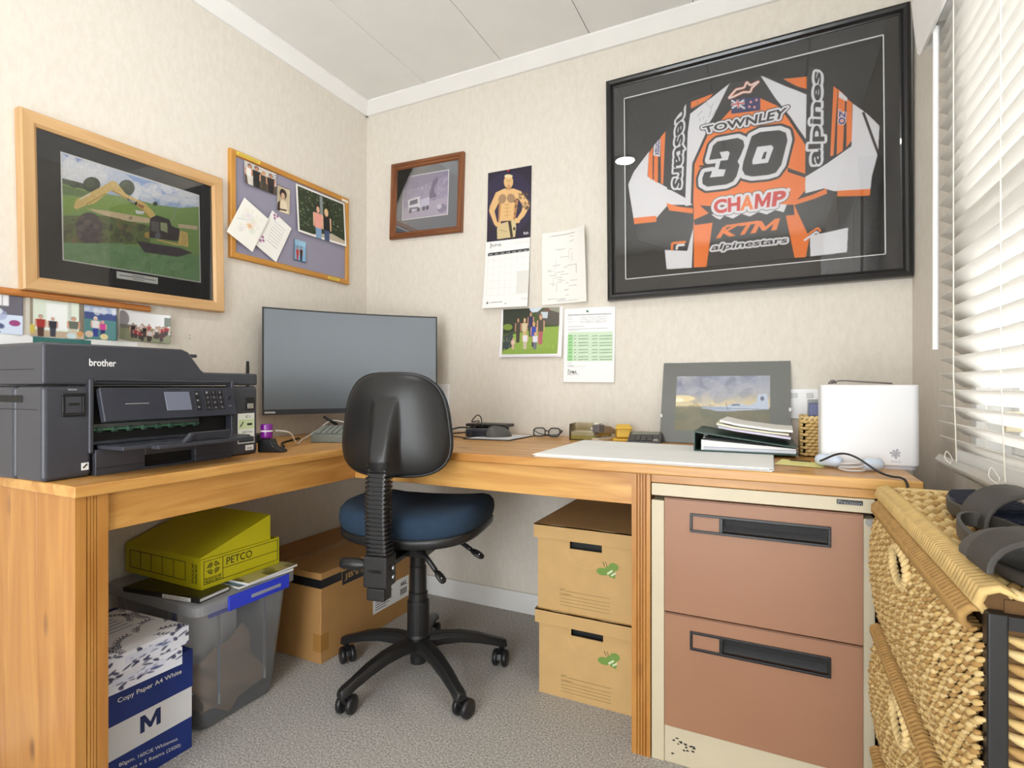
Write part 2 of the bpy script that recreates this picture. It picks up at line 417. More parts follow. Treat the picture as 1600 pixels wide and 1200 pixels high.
# ------------------------------------------------------------------ room shell
def slab(name, m, x0, x1, y0, y1, z0, z1): return struct(MB().box(x0,x1,y0,y1,z0,z1).build(name, m))
slab('floor', CARPET, XL-.1, XR+.1, YR-.1, YB+.1, -.06, 0)
slab('wall_left', WALL, XL-.1, XL, YR-.1, YB+.1, 0, ZC+.06)
slab('wall_back', WALL, XL, XR, YB, YB+.1, 0, ZC+.06)
w = MB(); y0, y1, z0, z1 = WIN
w.box(XR, XR+.1, YR-.1, y0, 0, ZC+.06).box(XR, XR+.1, y1, YB+.1, 0, ZC+.06).box(XR, XR+.1, y0, y1, 0, z0).box(XR, XR+.1, y0, y1, z1, ZC+.06)
struct(w.build('wall_right', WALL))
w = MB().box(XL, DOOR[0], YR-.1, YR, 0, ZC+.06).box(DOOR[1], XR, YR-.1, YR, 0, ZC+.06).box(DOOR[0], DOOR[1], YR-.1, YR, DOOR[2], ZC+.06)
struct(w.build('wall_rear', WALL))
d = MB().box(DOOR[0]-.05, DOOR[0]+.02, YR-.11, YR+.015, 0, DOOR[2]+.05).box(DOOR[1]-.02, DOOR[1]+.05, YR-.11, YR+.015, 0, DOOR[2]+.05).box(DOOR[0]+.02, DOOR[1]-.02, YR-.11, YR+.015, DOOR[2]-.02, DOOR[2]+.05)
struct(d.build('trim_3', PAINT, bevel=.004))
ce = slab('ceiling', CEIL, XL-.1, XR+.1, YR-.1, YB+.1, ZC+.012, ZC+.07)
xs = [XL, -1.42, -1.035, -.648, -.262, .124, XR]
for a, b in zip(xs[:-1], xs[1:]):
    MB().box(a+.0012, b-.0012, YR, YB, ZC, ZC+.0125).build('ceiling_panel', CEIL, ce, bevel=.002)
prof = [(0,0), (.05,0), (.05,-.008), (.012,-.05), (0,-.05)]
struct(MB().prism([(XL+a, ZC+b) for a, b in prof], YR, YB, 'y').build('trim_1', PAINT))
struct(MB().prism([(YB-a, ZC+b) for a, b in prof], XL+.0, XR, 'x').build('trim_2', PAINT))
struct(MB().box(XL, XL+.014, YR, YB-.014, 0, .085).build('baseboard_left', PAINT, bevel=.003))
struct(MB().box(XL, XR, YB-.014, YB, 0, .085).build('baseboard_back', PAINT, bevel=.003))
# window in the right wall
wt = struct(MB().box(XR-.012, XR+.1, y0-.0, y0+.03, z0, z1).box(XR-.012, XR+.1, y1-.03, y1, z0, z1).box(XR-.012, XR+.1, y0+.03, y1-.03, z1-.03, z1).box(XR-.03, XR+.1, y0-.04, y1+.03, z0-.025, z0+.012).build('window_1', PAINT, bevel=.003))
for (a, b) in ((y0+.03, .55), (.55, y1-.03)):
    s = MB().box(XR+.045, XR+.08, a, a+.035, z0+.012, z1-.03).box(XR+.045, XR+.08, b-.035, b, z0+.012, z1-.03).box(XR+.045, XR+.08, a+.035, b-.035, z0+.012, z0+.05).box(XR+.045, XR+.08, a+.035, b-.035, z1-.065, z1-.03).box(XR+.045, XR+.08, a+.035, b-.035, 1.25, 1.30)
    s.build('sash', PAINT, wt, bevel=.003)
    for (c, e) in ((z0+.05, 1.25), (1.30, z1-.065)): MB().box(XR+.060, XR+.064, a+.035, b-.035, c, e).build('pane', PANE, wt)
MB().box(XR+.018, XR+.045, 1.36, 1.38, .86, .90).box(XR+.02, XR+.03, 1.30, 1.38, .875, .888).build('catch', CREAM, wt, bevel=.002)

# ceiling downlight
dl = thing('ceiling_downlight', 'round white downlight set in the ceiling', 'lamp', (-.81, .86, ZC))
MB().lathe([(.045,-.002), (.062,-.002), (.064,-.006), (.05,-.009), (.045,-.006)], n=32).build('trim_ring', WHITE, dl, smooth=True)
em, N, L, b = newmat('lamp_lens'); b.inputs['Emission Color'].default_value = (1, .95, .88, 1); b.inputs['Emission Strength'].default_value = 5; b.inputs['Base Color'].default_value = (.9,.9,.88,1)
MB().lathe([(.001,-.003), (.045,-.003), (.045,-.0015), (.001,-.0015)], n=32).build('lens', em, dl)
la = bpy.data.lights.new('downlight_lamp', 'AREA'); la.shape = 'DISK'; la.size = .11; la.energy = 5.5; la.color = (1, .97, .93)
lo = bpy.data.objects.new('downlight_lamp', la); COL.objects.link(lo); lo.location = (-.81, .86, ZC-.012)

# ------------------------------------------------------------------ venetian blind
def slatmat():
    m, N, L, b = newmat('blind_slat'); N.remove(b)
    d = N.new('ShaderNodeBsdfPrincipled'); d.inputs['Base Color'].default_value = (*S(238,236,232),1); d.inputs['Roughness'].default_value = .4
    t = N.new('ShaderNodeBsdfTranslucent'); t.inputs['Color'].default_value = (*S(240,238,234),1)
    mx = N.new('ShaderNodeMixShader'); mx.inputs['Fac'].default_value = .6; L.new(d.outputs[0], mx.inputs[1]); L.new(t.outputs[0], mx.inputs[2]); L.new(mx.outputs[0], N['Material Output'].inputs['Surface'])
    return m
SLAT = slatmat(); CORD = mat('blind_cord', S(232,226,214), .7)
bl = thing('venetian_blind', 'white venetian blind lowered over the window with tilted slats', 'blind', (.353, .6, 1.80))
BY0, BY1 = -.34, 1.503
def slat_mesh(tilt):
    m = MB(); n = 6; v = []
    for y in (BY0-.6, BY1-.6):
        for k in range(n+1):
            t = (k/n-.5)*.052; bow = .0022*(1-(2*k/n-1)**2)
            for th in (0, .0022):
                q = Vector((t, 0, bow-th)); q.rotate(Euler((0, tilt, 0))); v.append((q.x, y, q.z))
    e = 2*(n+1); f = []
    for k in range(n): f += [(2*k, 2*k+2, e+2*k+2, e+2*k), (2*k+1, e+2*k+1, e+2*k+3, 2*k+3), (2*k, 2*k+1, 2*k+3, 2*k+2), (e+2*k, e+2*k+2, e+2*k+3, e+2*k+1)]
    f += [(0, e, e+1, 1), (2*n, 2*n+1, e+2*n+1, e+2*n)]
    return m.add(v, f)
first = None; zs = [.997-.0345*k for k in range(6)]+[.997+.0345*(k+1) for k in range(21)]
base = slat_mesh(math.radians(33)); 
for z in sorted(zs):
    if first is None: o = first = base.build('slat', SLAT, bl, smooth=False)
    else: o = share(first, 'slat', bl)
    o.location = (0, 0, z-1.80)
    if z < .86: o.rotation_euler = (0, math.radians((.86-z)*130), 0)
m = MB(); M = Matrix.Translation((-.004, 0, .776-1.80)) @ Euler((0, math.radians(36), 0)).to_matrix().to_4x4()
m.box(-.028, .028, BY0-.6, BY1-.6+.004, -.008, .008, M).build('bottom_rail', SLAT, bl, bevel=.003)
m = MB().box(-.026, .026, BY0-.6, BY1-.6, -.035, .03); m.build('headrail', PAINT, bl, bevel=.003)
m = MB().prism([(-.052,-.062), (-.046,-.07), (-.040,-.068), (-.038,.02), (-.050,.06), (-.062,.055), (-.058,0)], BY0-.6-.03, BY1-.6+.06, 'y'); m.box(-.05, .03, BY1-.6+.052, BY1-.6+.06, -.062, .05)
m.build('valance', PAINT, bl)
for yy in (1.38, 1.125, .62, .12):
    for dx in (-.0265, .025): MB().tube([(dx, yy-.6, -.035), (dx, yy-.6, -.5), (dx, yy-.6, -.83), (dx*.9, yy-.6-.012, -1.015)], .0011, 5).build('ladder_cord', CORD, bl)
    MB().tube(spline([(-.03, yy-.6, -1.01), (-.038, yy-.59, -1.0), (-.034, yy-.585, -.985), (-.028, yy-.60, -1.0), (-.035, yy-.615, -1.005)], 5), .0009, 5).build('cord_knot', CORD, bl)
MB().tube([(-.035, 1.473-.6, -.06), (-.036, 1.473-.6, -.77)], .0055, 10).build('tilt_wand', WHITE, bl)
MB().tube([(-.033, 1.473-.6, -.035), (-.035, 1.473-.6, -.063)], .003, 8).build('wand_hook', CHROME, bl)

# ------------------------------------------------------------------ corner desk
dk = thing('corner_desk', 'L-shaped orange pine corner desk with deep skirt and fluted posts', 'desk', (-1.3, 1.4, 0))
LX, RY = -1.247, 1.382
MB().box(XL+.002, LX, .576, YB-.002, ZT-.025, ZT).build('desktop', PINE_Y, dk, True, bevel=.004)
MB().box(LX+.0006, .279, RY, YB-.002, ZT-.025, ZT).build('desktop', PINE_X, dk, True, bevel=.004)
MB().box(-1.29, -1.272, .645, 1.396, .642, ZT-.025).build('skirt', PINE_Y, dk, True, bevel=.0015)
MB().box(-1.29, -.334, 1.3965, 1.414, .642, ZT-.025).build('skirt', PINE_X, dk, True, bevel=.0015)
MB().box(-.286, .262, 1.3965, 1.414, .704, ZT-.025).build('skirt', PINE_X, dk, True, bevel=.0015)
def fluted(w, d, a=.36, b=.64):
    p = [(0,0), (0,-.0)]; p = [(0, 0)]
    n = 3; x0, x1 = a*w, b*w; s = (x1-x0)/n; p.append((x0-.002, 0)); 
    for k in range(n):
        c = x0+s*(k+.5); p += [(c-s*.5, .004), (c-s*.35, .0), (c+s*.35, .0), (c+s*.5, .004)]
    p += [(x1+.002, 0), (w, 0), (w, d), (0, d)]
    return p
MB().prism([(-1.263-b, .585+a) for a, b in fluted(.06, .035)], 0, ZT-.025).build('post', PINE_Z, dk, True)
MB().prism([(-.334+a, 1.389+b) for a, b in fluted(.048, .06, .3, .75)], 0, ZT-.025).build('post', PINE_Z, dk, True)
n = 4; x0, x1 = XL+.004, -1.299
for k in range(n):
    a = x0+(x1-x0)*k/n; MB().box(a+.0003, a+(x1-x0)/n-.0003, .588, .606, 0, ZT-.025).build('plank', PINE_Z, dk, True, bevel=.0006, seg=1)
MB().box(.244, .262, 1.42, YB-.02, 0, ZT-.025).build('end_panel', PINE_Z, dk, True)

# ------------------------------------------------------------------ filing cabinet
fc = thing('filing_cabinet', 'two-drawer filing cabinet in cream and brown enamel under the desk end', 'cabinet', (-.045, 1.69, 0))
cx0, cx1, cy = -.284, .195, 1.392
m = MB().box(cx0, cx0+.032, cy, 1.98, 0, .66).box(cx1-.022, cx1, cy, 1.98, 0, .66).box(cx0, cx1, cy, 1.98, .672, .703).box(cx0+.032, cx1-.022, cy+.003, 1.98, 0, .092).box(cx0+.032, cx1-.022, cy+.03, 1.97, .092, .672)
m.build('body', CREAM, fc, True, bevel=.002)
for (za, zb, hz) in ((.384, .669, .613), (.096, .3805, .322)):
    # drawer front with an opening for the handle
    hx0, hx1, h0, h1 = -.189, .112, hz-.023, hz+.023; X0, X1 = -.2505, .1725
    m = MB().box(X0, hx0+.003, cy-.003, cy+.016, za, zb).box(hx1-.003, X1, cy-.003, cy+.016, za, zb).box(hx0+.003, hx1-.003, cy-.003, cy+.016, za, h0+.003).box(hx0+.003, hx1-.003, cy-.003, cy+.016, h1-.003, zb)
    dr = m.build('drawer', TERRA, fc, True)
    lx = -.117
    MB().box(hx0, hx1, cy-.008, cy-.002, h1-.006, h1).box(hx0, hx1, cy-.008, cy-.002, h0, h0+.006).box(hx0, hx0+.006, cy-.008, cy-.002, h0+.006, h1-.006).box(hx1-.006, hx1, cy-.008, cy-.002, h0+.006, h1-.006).box(lx-.004, lx+.004, cy-.008, cy-.002, h0+.006, h1-.006).build('handle_frame', SATIN, dr, True, bevel=.001)
    MB().box(hx0+.006, lx-.004, cy-.003, cy+.004, h0+.006, h1-.006).build('label_card', TERRA, dr, True)
    MB().box(lx+.004, hx1-.006, cy+.012, cy+.024, h0+.004, h1-.004).build('handle_recess', PITCH, dr, True)
    Mx = Matrix.Translation((0, cy+.006, hz-.008)) @ Euler((math.radians(35), 0, 0)).to_matrix().to_4x4()
    MB().box(lx+.005, hx1-.007, -.010, .010, -.0012, .0012, Mx).build('handle_lip', mat('handle_grey', S(70,70,72), .3), dr, True)
    MB().box(X0+.002, X1-.002, cy-.0034, cy-.0028, zb-.003, zb-.001).build('edge_shade', mat('edge_shadow', S(108,72,56), .5), dr, True)  # darker brown strip paints a shade line along the drawer's top edge
MB().box(.123, .172, cy-.004, cy, .6885, .6985).build('badge', SATIN, fc, True, bevel=.001)
lettering('Precision', (.125, cy-.0045, .6895), (.170, cy-.0045, .6895), (.125, cy-.0045, .6975), GREYINK, fc, .0003)
MB().lathe([(.002,-.004), (.008,-.004), (.008,.0), (.003,.0)], (.184, cy, .653), 16, 'y').build('lock', mat('lock_steel', S(170,168,164), .4, .5), fc, True)
MB().lathe([(.001,-.0015), (.004,-.001), (.004,.0)], (-.258, cy+.003, .082), 10, 'y').build('screw', CHROME, fc, True)
for k in range(16):
    xx, zz = random.gauss(-.195, .02), random.gauss(.05, .01); MB().prism([(xx+random.uniform(.002,.006)*math.cos(t), zz+random.uniform(.001,.003)*math.sin(t)) for t in (0,1.2,2.4,3.6,4.9)], cy+.0024, cy+.0031, 'y').build('chip', INK, fc, True)

# ================================================================== things on the walls
def wall_thing(name, label, cat, wall, a, z, roll=0.0, group=None, off=0.0):
    r = -math.radians(roll)
    if wall == 'L': return thing(name, label, cat, (XL+off, a, z), (0, r, PI/2), group)
    return thing(name, label, cat, (a, YB-off, z), (0, r, 0), group)
def mapper(t, wall, depth, w, h, zm, cx=0.0, cz=0.0):
    """reads points of a drawing off the wall plane into sheet coordinates"""
    Mi = TM[t].inverted()
    def f(zx, zy):
        p = zm(zx, zy); q = onx(p[0], p[1], XL+depth) if wall == 'L' else ony(p[0], p[1], YB-depth)
        q = Mi @ q; return ((q.x-cx)/w+.5, .5-(q.z-cz)/h)
    return f
SKY1, SKY2 = S(118,150,214), S(232,238,248)

# --- framed photograph of an excavator
t = wall_thing('framed_photograph', 'large oak-framed photograph of a yellow excavator on green farmland', 'picture', 'L', .988, 1.448, 1.0)
def oak_frame(t, w, h, prof, mx, mz, bevel=0.0):
    frame_rails(t, w, h, prof, mx, bevel)
OAK_Z = wood('frame_oak_upright', S(212,172,122), S(194,150,98), 'Z', .45, False)
def two_tone(t, n, mz):      # upright rails run their grain upwards
    rails = [c for c in t.children if c.name.startswith('frame_rail')]
    for c in rails[2:4]: c.data.materials[0] = mz
frame_rails(t, .575, .477, [(0,0), (0,.026), (.004,.030), (.030,.027), (.0375,.020), (.0375,0)], OAK); two_tone(t, 4, OAK_Z)
MB().box(-.27, .27, -.012, -.002, -.22, .22).build('mount', mat('mount_charcoal', S(58,58,60), .8), t)
cx, cz, pw, ph = .008, .008, .396, .296
cv = Cv(300, 225, S(150,178,225), mapper(t, 'L', .013, pw, ph, zoomed(80,220,4.8), cx, cz))
cv.poly([(80,90),(1110,410),(1110,500),(80,300)], S(205,216,238))
cv.poly([(80,95),(330,175),(250,190),(130,130)], S(120,140,205)); cv.poly([(560,250),(900,350),(1000,430),(760,390),(620,300)], S(128,160,222)); cv.poly([(880,340),(1110,412),(1110,450),(960,420)], S(140,168,225))
cv.blobs(26, (90,150,420,300), (25,60), [S(240,242,248), S(222,228,240)], .55, 1.6); cv.blobs(26, (600,330,1100,470), (20,45), [S(242,244,250)], .5, 1.8)
cv.poly([(80,285),(250,330),(420,400),(600,430),(780,480),(960,503),(1115,495),(1115,1060),(80,900)], S(112,146,72))
cv.poly([(80,280),(240,320),(260,370),(80,320)], S(62,72,56)); cv.poly([(80,330),(400,420),(300,430),(80,400)], S(84,110,62))
cv.poly([(80,420),(500,430),(740,560),(740,600),(300,520),(80,560)], S(116,152,62))
for c in ((305,330,66,58), (565,355,62,62), (780,472,18,16), (180,330,40,24)): cv.ell(*c, S(50,58,48)); cv.ell(c[0]-c[2]*.2, c[1]-c[3]*.2, c[2]*.6, c[3]*.6, S(72,82,60), 0, .6)
cv.poly([(265,508),(420,525),(740,582),(740,618),(560,602),(400,560)], S(214,186,142)); cv.poly([(950,622),(1095,640),(1092,668),(955,650)], S(206,178,140))
cv.poly([(80,560),(400,560),(740,640),(740,775),(400,775),(80,760)], S(84,98,56)); cv.blobs(70, (100,580,740,760), (12,34), [S(70,66,50), S(96,110,60), S(118,92,62), S(64,56,54)], .6)
cv.ell(285, 655, 100, 120, S(66,56,58)); cv.blobs(30, (200,560,370,760), (10,26), [S(48,42,46), S(92,80,74)], .6)
cv.poly([(80,765),(500,770),(1115,870),(1110,1060),(85,890)], S(100,142,90)); cv.blobs(60, (90,800,1100,1000), (10,30), [S(92,134,80), S(118,156,104), S(84,124,74)], .5, 2)
cv.poly([(640,750),(960,800),(1060,840),(950,870),(700,835)], S(58,52,56))
Y1, Y2 = S(224,184,98), S(178,136,58)
cv.poly([(170,500),(190,440),(215,430),(380,345),(460,298),(490,310),(480,350),(400,410),(330,468),(262,485),(190,515)], Y1); cv.line([(215,440),(300,395)], 8, S(230,230,225)); cv.line([(260,480),(410,395)], 10, Y2)
cv.poly([(440,335),(490,312),(560,398),(700,468),(765,530),(782,560),(742,582),(690,520),(580,440),(452,372)], Y1); cv.line([(452,372),(580,442),(690,522),(742,580)], 10, Y2)
cv.poly([(566,428),(650,462),(640,488),(580,452)], S(40,36,34)); cv.text('CAT', (590,432), (635,455), (628,475), (585,452), S(240,240,235), .02)
cv.poly([(652,468),(700,490),(690,512),(650,488)], S(150,96,60))
cv.poly([(742,582),(790,558),(885,590),(905,640),(960,660),(975,745),(935,752),(735,725)], S(54,48,50)); cv.poly([(818,612),(868,618),(872,690),(822,670)], S(150,162,110)); cv.poly([(752,600),(808,612),(812,690),(750,672)], S(86,80,78)); cv.line([(905,600),(960,450)], 5, S(150,150,150))
cv.poly([(965,672),(1022,690),(1028,795),(950,782)], Y1); [cv.line([(985+12*k,690),(985+12*k,780)], 4, Y2) for k in range(3)]; cv.poly([(700,690),(735,680),(735,735),(700,720)], Y2); cv.poly([(790,735),(960,775),(940,785),(790,745)], Y1); cv.ell(800, 712, 22, 26, S(90,90,100))
cv.poly([(630,520),(700,530),(690,550),(640,548)], S(225,228,232))
cv.noise(.08, 2); cv.a = cv.a**.68
printed('photo_print', cv, flat(pw, ph, -.0128, cx, cz), PRT, t)
MB().box(cx-pw/2-.003, cx+pw/2+.003, -.0126, -.0118, cz-ph/2-.003, cz+ph/2+.003).build('mount_bevel', PAPER, t)
p0 = TM[t].inverted() @ onx(*zoomed(80,220,4.8)(490,978), XL+.013); p1 = TM[t].inverted() @ onx(*zoomed(80,220,4.8)(800,1090), XL+.013)
pl = MB().box(p0.x, p1.x, -.0138, -.012, p1.z+.006, p0.z).build('caption_plate', PAPER, t)
hgt = p0.z-p1.z-.006
for k, (s, a, b_) in enumerate((('Excavating for the', .35, .65), ('earthworks contractors machinery', .06, .94), ('farm contract', .36, .64))):
    zz = p0.z-hgt*(.30+.26*k); W = p1.x-p0.x
    MB().box(p0.x+W*a, p0.x+W*b_, -.0141, -.0138, zz, zz+hgt*(.10 if k != 1 else .14)).build('caption_line', GREYINK, pl)
MB().box(-.252, .252, -.0185, -.0165, -.205, .205).build('glass', GLASS, t)

# --- pinboard
t = wall_thing('pinboard', 'oak-framed pinboard with lilac grey felt', 'pinboard', 'L', 1.615, 1.623, .2)
frame_rails(t, .608, .399, [(0,0), (0,.014), (.003,.017), (.020,.017), (.022,.014), (.022,0)], OAKY); OAKY_Z = wood('board_oak_upright', S(206,150,66), S(186,126,48), 'Z', .45, False); two_tone(t, 4, OAKY_Z)
MB().box(-.286, .286, -.009, -.002, -.18, .18).build('felt', mat('lilac_felt', S(150,146,164), .95, bump=.3, bscale=1500), t)
YEL = mat('yellow_label', S(232,204,84), .5)
for (a, b_, c) in ((-.28, -.18, .189), (.17, .238, -.189)):
    l = MB().box(a, b_, -.0178, -.0168, c-.006, c+.006).build('label_strip', YEL, t)
    for k in range(2): MB().box(a+.008, b_-.008, -.0181, -.0178, c-.003+.004*k, c-.0018+.004*k).build('label_text', mat('olive_ink', S(120,96,30), .6), l)
MB().box(.255, .295, -.0178, -.0168, .176, .188).build('label_strip', mat('cream_label', S(230,222,200), .6), t)
BRD = .0095
def snap(name, label, y, z, w, h, roll, cv, wall='L', amp=None, cat='photograph', group=None, off=BRD, pin=None, edge=None, m=None):
    t = wall_thing(name, label, cat, wall, y, z, roll, group, off)
    A = amp or (lambda u, v: .004*(2*u-1)**2)
    printed('print', cv, curl(w, h, -.0012, A), m or PRT, t, edge=edge)
    if pin: pushpin(t, pin[0], pin[1], pin[2])
    return t
def pushpin(t, x, z, col, y=-.002):
    m = mat('pin_%d_%d_%d' % col, S(*col), .3)
    MB().lathe([(.0022, 0), (.0022, -.004), (.0015, -.005), (.0015, -.009), (.004, -.010), (.0045, -.012), (.003, -.0135)], (x, y, z), 12, 'y').build('push_pin', m, t, smooth=True)
cv = Cv(90, 52, S(206,200,192)); cv.poly([(0,.55),(1,.6),(1,1),(0,1)], S(86,74,62)); cv.rect(.85,.0,1,.6,S(225,222,218)); [cv.line([(.88,.1+.1*k),(1,.1+.1*k)], .03, S(60,60,60)) for k in range(4)]
cv.figure(.17,.08,.98,S(236,232,226),S(220,214,204),S(206,150,118),S(60,36,24),.8); cv.figure(.38,.05,1.0,S(34,32,36),S(30,30,34),S(200,140,108),S(34,24,20),.85); cv.figure(.60,.14,.95,S(60,58,52),S(70,60,50),S(214,160,124),S(176,128,72),.7); cv.figure(.82,.12,.95,S(48,42,40),S(36,34,36),S(200,140,110),S(52,34,26),.8)
snap('group_snapshot', 'curled snapshot of four dressed-up people at the pinboard top left', 1.438, 1.753, .147, .085, .5, cv, amp=lambda u, v: .004+.018*np.clip(v-.5,0,1)**2*(1-u)+.006*(1-u)**3)
cv = Cv(48, 80, S(196,180,150)); cv.noise(.05, 4); cv.ell(.5,.28,.28,.2,S(52,40,36)); cv.ell(.5,.36,.15,.13,S(206,170,140)); cv.poly([(.2,.98),(.25,.6),(.45,.5),(.75,.55),(.9,.98)], S(226,208,180)); cv.poly([(0,.98),(.05,.7),(.28,.55),(.25,.98)], S(62,48,42)); cv.line([(.1,.92),(.8,.86)], .06, S(50,40,36)); cv.rect(0,0,1,.025,S(60,46,36))
snap('portrait_snapshot', 'small sepia portrait snapshot of a seated woman on the pinboard', 1.547, 1.705, .061, .104, -1, cv)
cv = Cv(170, 122, S(236,232,226)); cv.rect(.035,.04,.965,.95,S(52,62,44))
for k in range(240): cv.ell(random.uniform(.05,.95), random.uniform(.06,.85), random.uniform(.008,.028), random.uniform(.008,.02), random.choice([S(40,50,36),S(74,90,58),S(104,120,80),S(28,34,28),S(138,150,112)]), random.uniform(0,3), .7, 6)
cv.rect(.46,.06,.52,.5,S(172,176,180),.6); cv.rect(.6,.1,.64,.8,S(44,34,30),.8); cv.poly([(.3,.95),(.7,.80),(.965,.88),(.965,.95)], S(186,174,152))
cv.figure(.42,.28,.9,S(232,162,146),S(130,160,196),S(224,178,148),S(66,42,32),.58); cv.figure(.59,.30,.86,S(40,38,42),S(66,84,122),S(226,180,146),S(222,192,130),.55)
snap('couple_photograph', 'largest pinboard print, two women arm in arm before dark bushes', 1.751, 1.694, .282, .200, .6, cv, amp=lambda u, v: .003+.012*(1-u)**2*(v)+.010*u**2*v)
cv = Cv(44, 62, S(126,170,204)); cv.rect(0,.0,1,.25,S(150,190,216)); cv.figure(.36,.3,.75,S(176,44,58),S(180,50,60),S(206,150,124),S(50,30,28),.95); cv.figure(.66,.26,.8,S(36,34,44),S(32,32,40),S(204,148,120),S(36,26,24),.9); cv.rect(0,.93,1,1,S(70,90,120)); cv.rect(0,0,.08,1,S(60,70,96))
snap('pair_snapshot', 'smallest pinboard snapshot, pair in red and black against blue', 1.63, 1.517, .063, .089, -.5, cv)
cv = Cv(90, 124, S(238,236,228)); cv.blobs(26, (.2,.15,.8,.85), (.02,.09), [S(232,222,208),S(214,220,206),S(226,216,220)], .5); cv.ell(.55,.5,.09,.06,S(236,206,176)); cv.line([(.1,.55),(.45,.4)], .02, S(196,208,214)); [cv.line([(.55,.5),(.55+.16*math.cos(a),.5+.11*math.sin(a))], .012, S(214,170,128)) for a in np.arange(0,6.2,.7)]
snap('greeting_card', 'pale floral greeting card pinned askew across the pinboard edge', 1.377, 1.555, .116, .162, -26.5, cv, cat='card', amp=lambda u, v: .0165+.004*u, m=PRTM, off=.006)
cv = Cv(84, 136, S(240,238,232)); [cv.line([(.25+random.uniform(-.05,.05),.18+.075*k),(.8,.18+.075*k)], .012, S(176,172,178)) for k in range(8)]
for (a, b_) in ((.16,.06),(.28,.03),(.22,.12),(.12,.72),(.2,.78),(.1,.83)): cv.ell(a,b_,.06,.035,S(196,150,186)); cv.ell(a,b_,.025,.016,S(120,50,84))
snap('thank_you_card', 'white handwritten card with pink flowers beside the floral card', 1.499, 1.544, .106, .172, -26.5, cv, cat='card', amp=lambda u, v: .010+.0*u, m=PRTM, off=.007)

# --- wooden rail and snapshots over the printer
rl = thing('wooden_rail', 'slim moulded wooden rail on the wall above the printer', 'rail', (XL, .79, 1.196))
MB().prism([(XL,1.187),(XL+.010,1.187),(XL+.014,1.191),(XL+.014,1.194),(XL+.011,1.196),(XL+.011,1.201),(XL+.006,1.206),(XL,1.206)], .52, 1.034, 'y').build('moulding', wood('rail_wood', S(200,132,66), S(164,96,42), 'Y', .4, False), rl, True)
cv = Cv(70, 66, S(204,214,232)); cv.rect(0,0,1,.5,S(96,92,104)); cv.blobs(16,(0,.3,.6,.9),(.06,.16),[S(232,236,244),S(150,160,196)],.7); cv.rect(.35,0,.75,.28,S(230,230,232)); [cv.line([(.4+.08*k,.02),(.4+.08*k,.3)], .02, S(150,148,150)) for k in range(4)]; cv.ell(.85,.7,.1,.08,S(150,60,120)); cv.blobs(8,(.3,.7,.8,.95),(.03,.07),[S(60,70,120)],.8)
snap('snow_snapshot', 'bluish snapshot under the rail at the far left', .655, 1.136, .115, .102, 0, cv, off=.0)
cv = Cv(92, 76, S(222,230,214)); cv.rect(0,0,.06,1,S(150,138,120)); cv.rect(.7,.0,.76,.9,S(200,206,196)); cv.rect(.9,0,1,.9,S(120,110,96)); cv.rect(0,.82,1,1,S(198,176,150)); cv.rect(.3,.1,.68,.8,S(240,242,240)); cv.figure(.2,.42,.6,S(168,52,48),S(88,60,56),S(206,160,136),S(160,150,144),.9); cv.figure(.42,.45,.55,S(52,50,58),S(70,70,84),S(206,160,136),S(210,208,206),.9); cv.figure(.8,.4,.6,S(96,104,92),S(206,196,176),S(206,150,120),S(150,140,132),1.0); cv.ell(.76,.92,.09,.08,S(206,222,226)); cv.ell(.92,.85,.06,.08,S(206,150,90)); cv.ell(.05,.8,.05,.12,S(214,190,90))
snap('porch_snapshot', 'snapshot of seated people on a bright porch above the printer', .79, 1.137, .126, .104, 0, cv, off=.0)
cv = Cv(60, 70, S(88,140,142)); cv.rect(0,0,1,.2,S(178,192,220)); cv.rect(0,.2,1,.4,S(70,86,140)); cv.blobs(8,(0,0,1,.18),(.05,.12),[S(226,230,240)],.6); cv.figure(.36,.32,.62,S(232,226,228),S(60,70,150),S(226,180,150),S(238,232,228),1.2); cv.figure(.58,.42,.5,S(206,70,150),S(50,50,110),S(220,170,140),S(226,150,190),1.2); cv.ell(.16,.85,.13,.1,S(226,206,180)); cv.ell(.62,.9,.12,.09,S(232,214,160))
snap('trike_snapshot', 'snapshot of two children riding on teal ground above the printer', .896, 1.137, .085, .098, 0, cv, off=.0)
cv = Cv(110, 68, S(232,232,234)); cv.poly([(0,.55),(1,.5),(1,1),(0,1)], S(136,140,112)); cv.ell(.1,.3,.14,.26,S(150,146,152)); cv.rect(.75,.42,1,.7,S(206,206,200)); cv.rect(.9,.1,1,.4,S(120,130,120)); cv.poly([(0,.5),(.4,.45),(.4,.58),(0,.62)], S(110,110,100))
for k in range(26): cv.figure(random.uniform(.28,.95), random.uniform(.38,.62), random.uniform(.3,.42), S(*random.choice([(150,50,60),(40,40,50),(200,196,196),(110,90,80),(170,90,90)])), S(70,60,60), S(206,160,136), S(90,70,60), .8)
snap('crowd_snapshot', 'curling snapshot of a large outdoor crowd, rightmost above the printer', 1.013, 1.137, .152, .092, -1.5, cv, off=.0, amp=lambda u, v: .002+.02*np.abs(2*u-1)**3)
cd = thing('backing_card', 'plain white and teal card strip below the row of snapshots', 'card', (XL, .80, 1.06))
MB().box(XL+.0002, XL+.0012, .60, 1.0, 1.04, 1.087).build('white_strip', PAPER, cd, True); MB().box(XL+.0013, XL+.002, .735, .872, 1.04, 1.084).build('teal_strip', mat('teal_card', S(58,116,112), .6), cd, True)
for k, (yy, zz) in enumerate(((1.105,1.128),(1.105,1.117),(1.168,1.125),(1.168,1.114))):
    tag(MB().lathe([(.0005,0),(.0022,.0002),(.0018,.0012),(.0005,.0014)], (XL, yy, zz), 8, 'x').build('wall_screw', GREYINK), ('upper' if k % 2 == 0 else 'lower') + ' screw head of the pair ' + ('nearer the snapshots' if k < 2 else 'nearer the monitor'), 'screw', 'screw heads beside the snapshots')

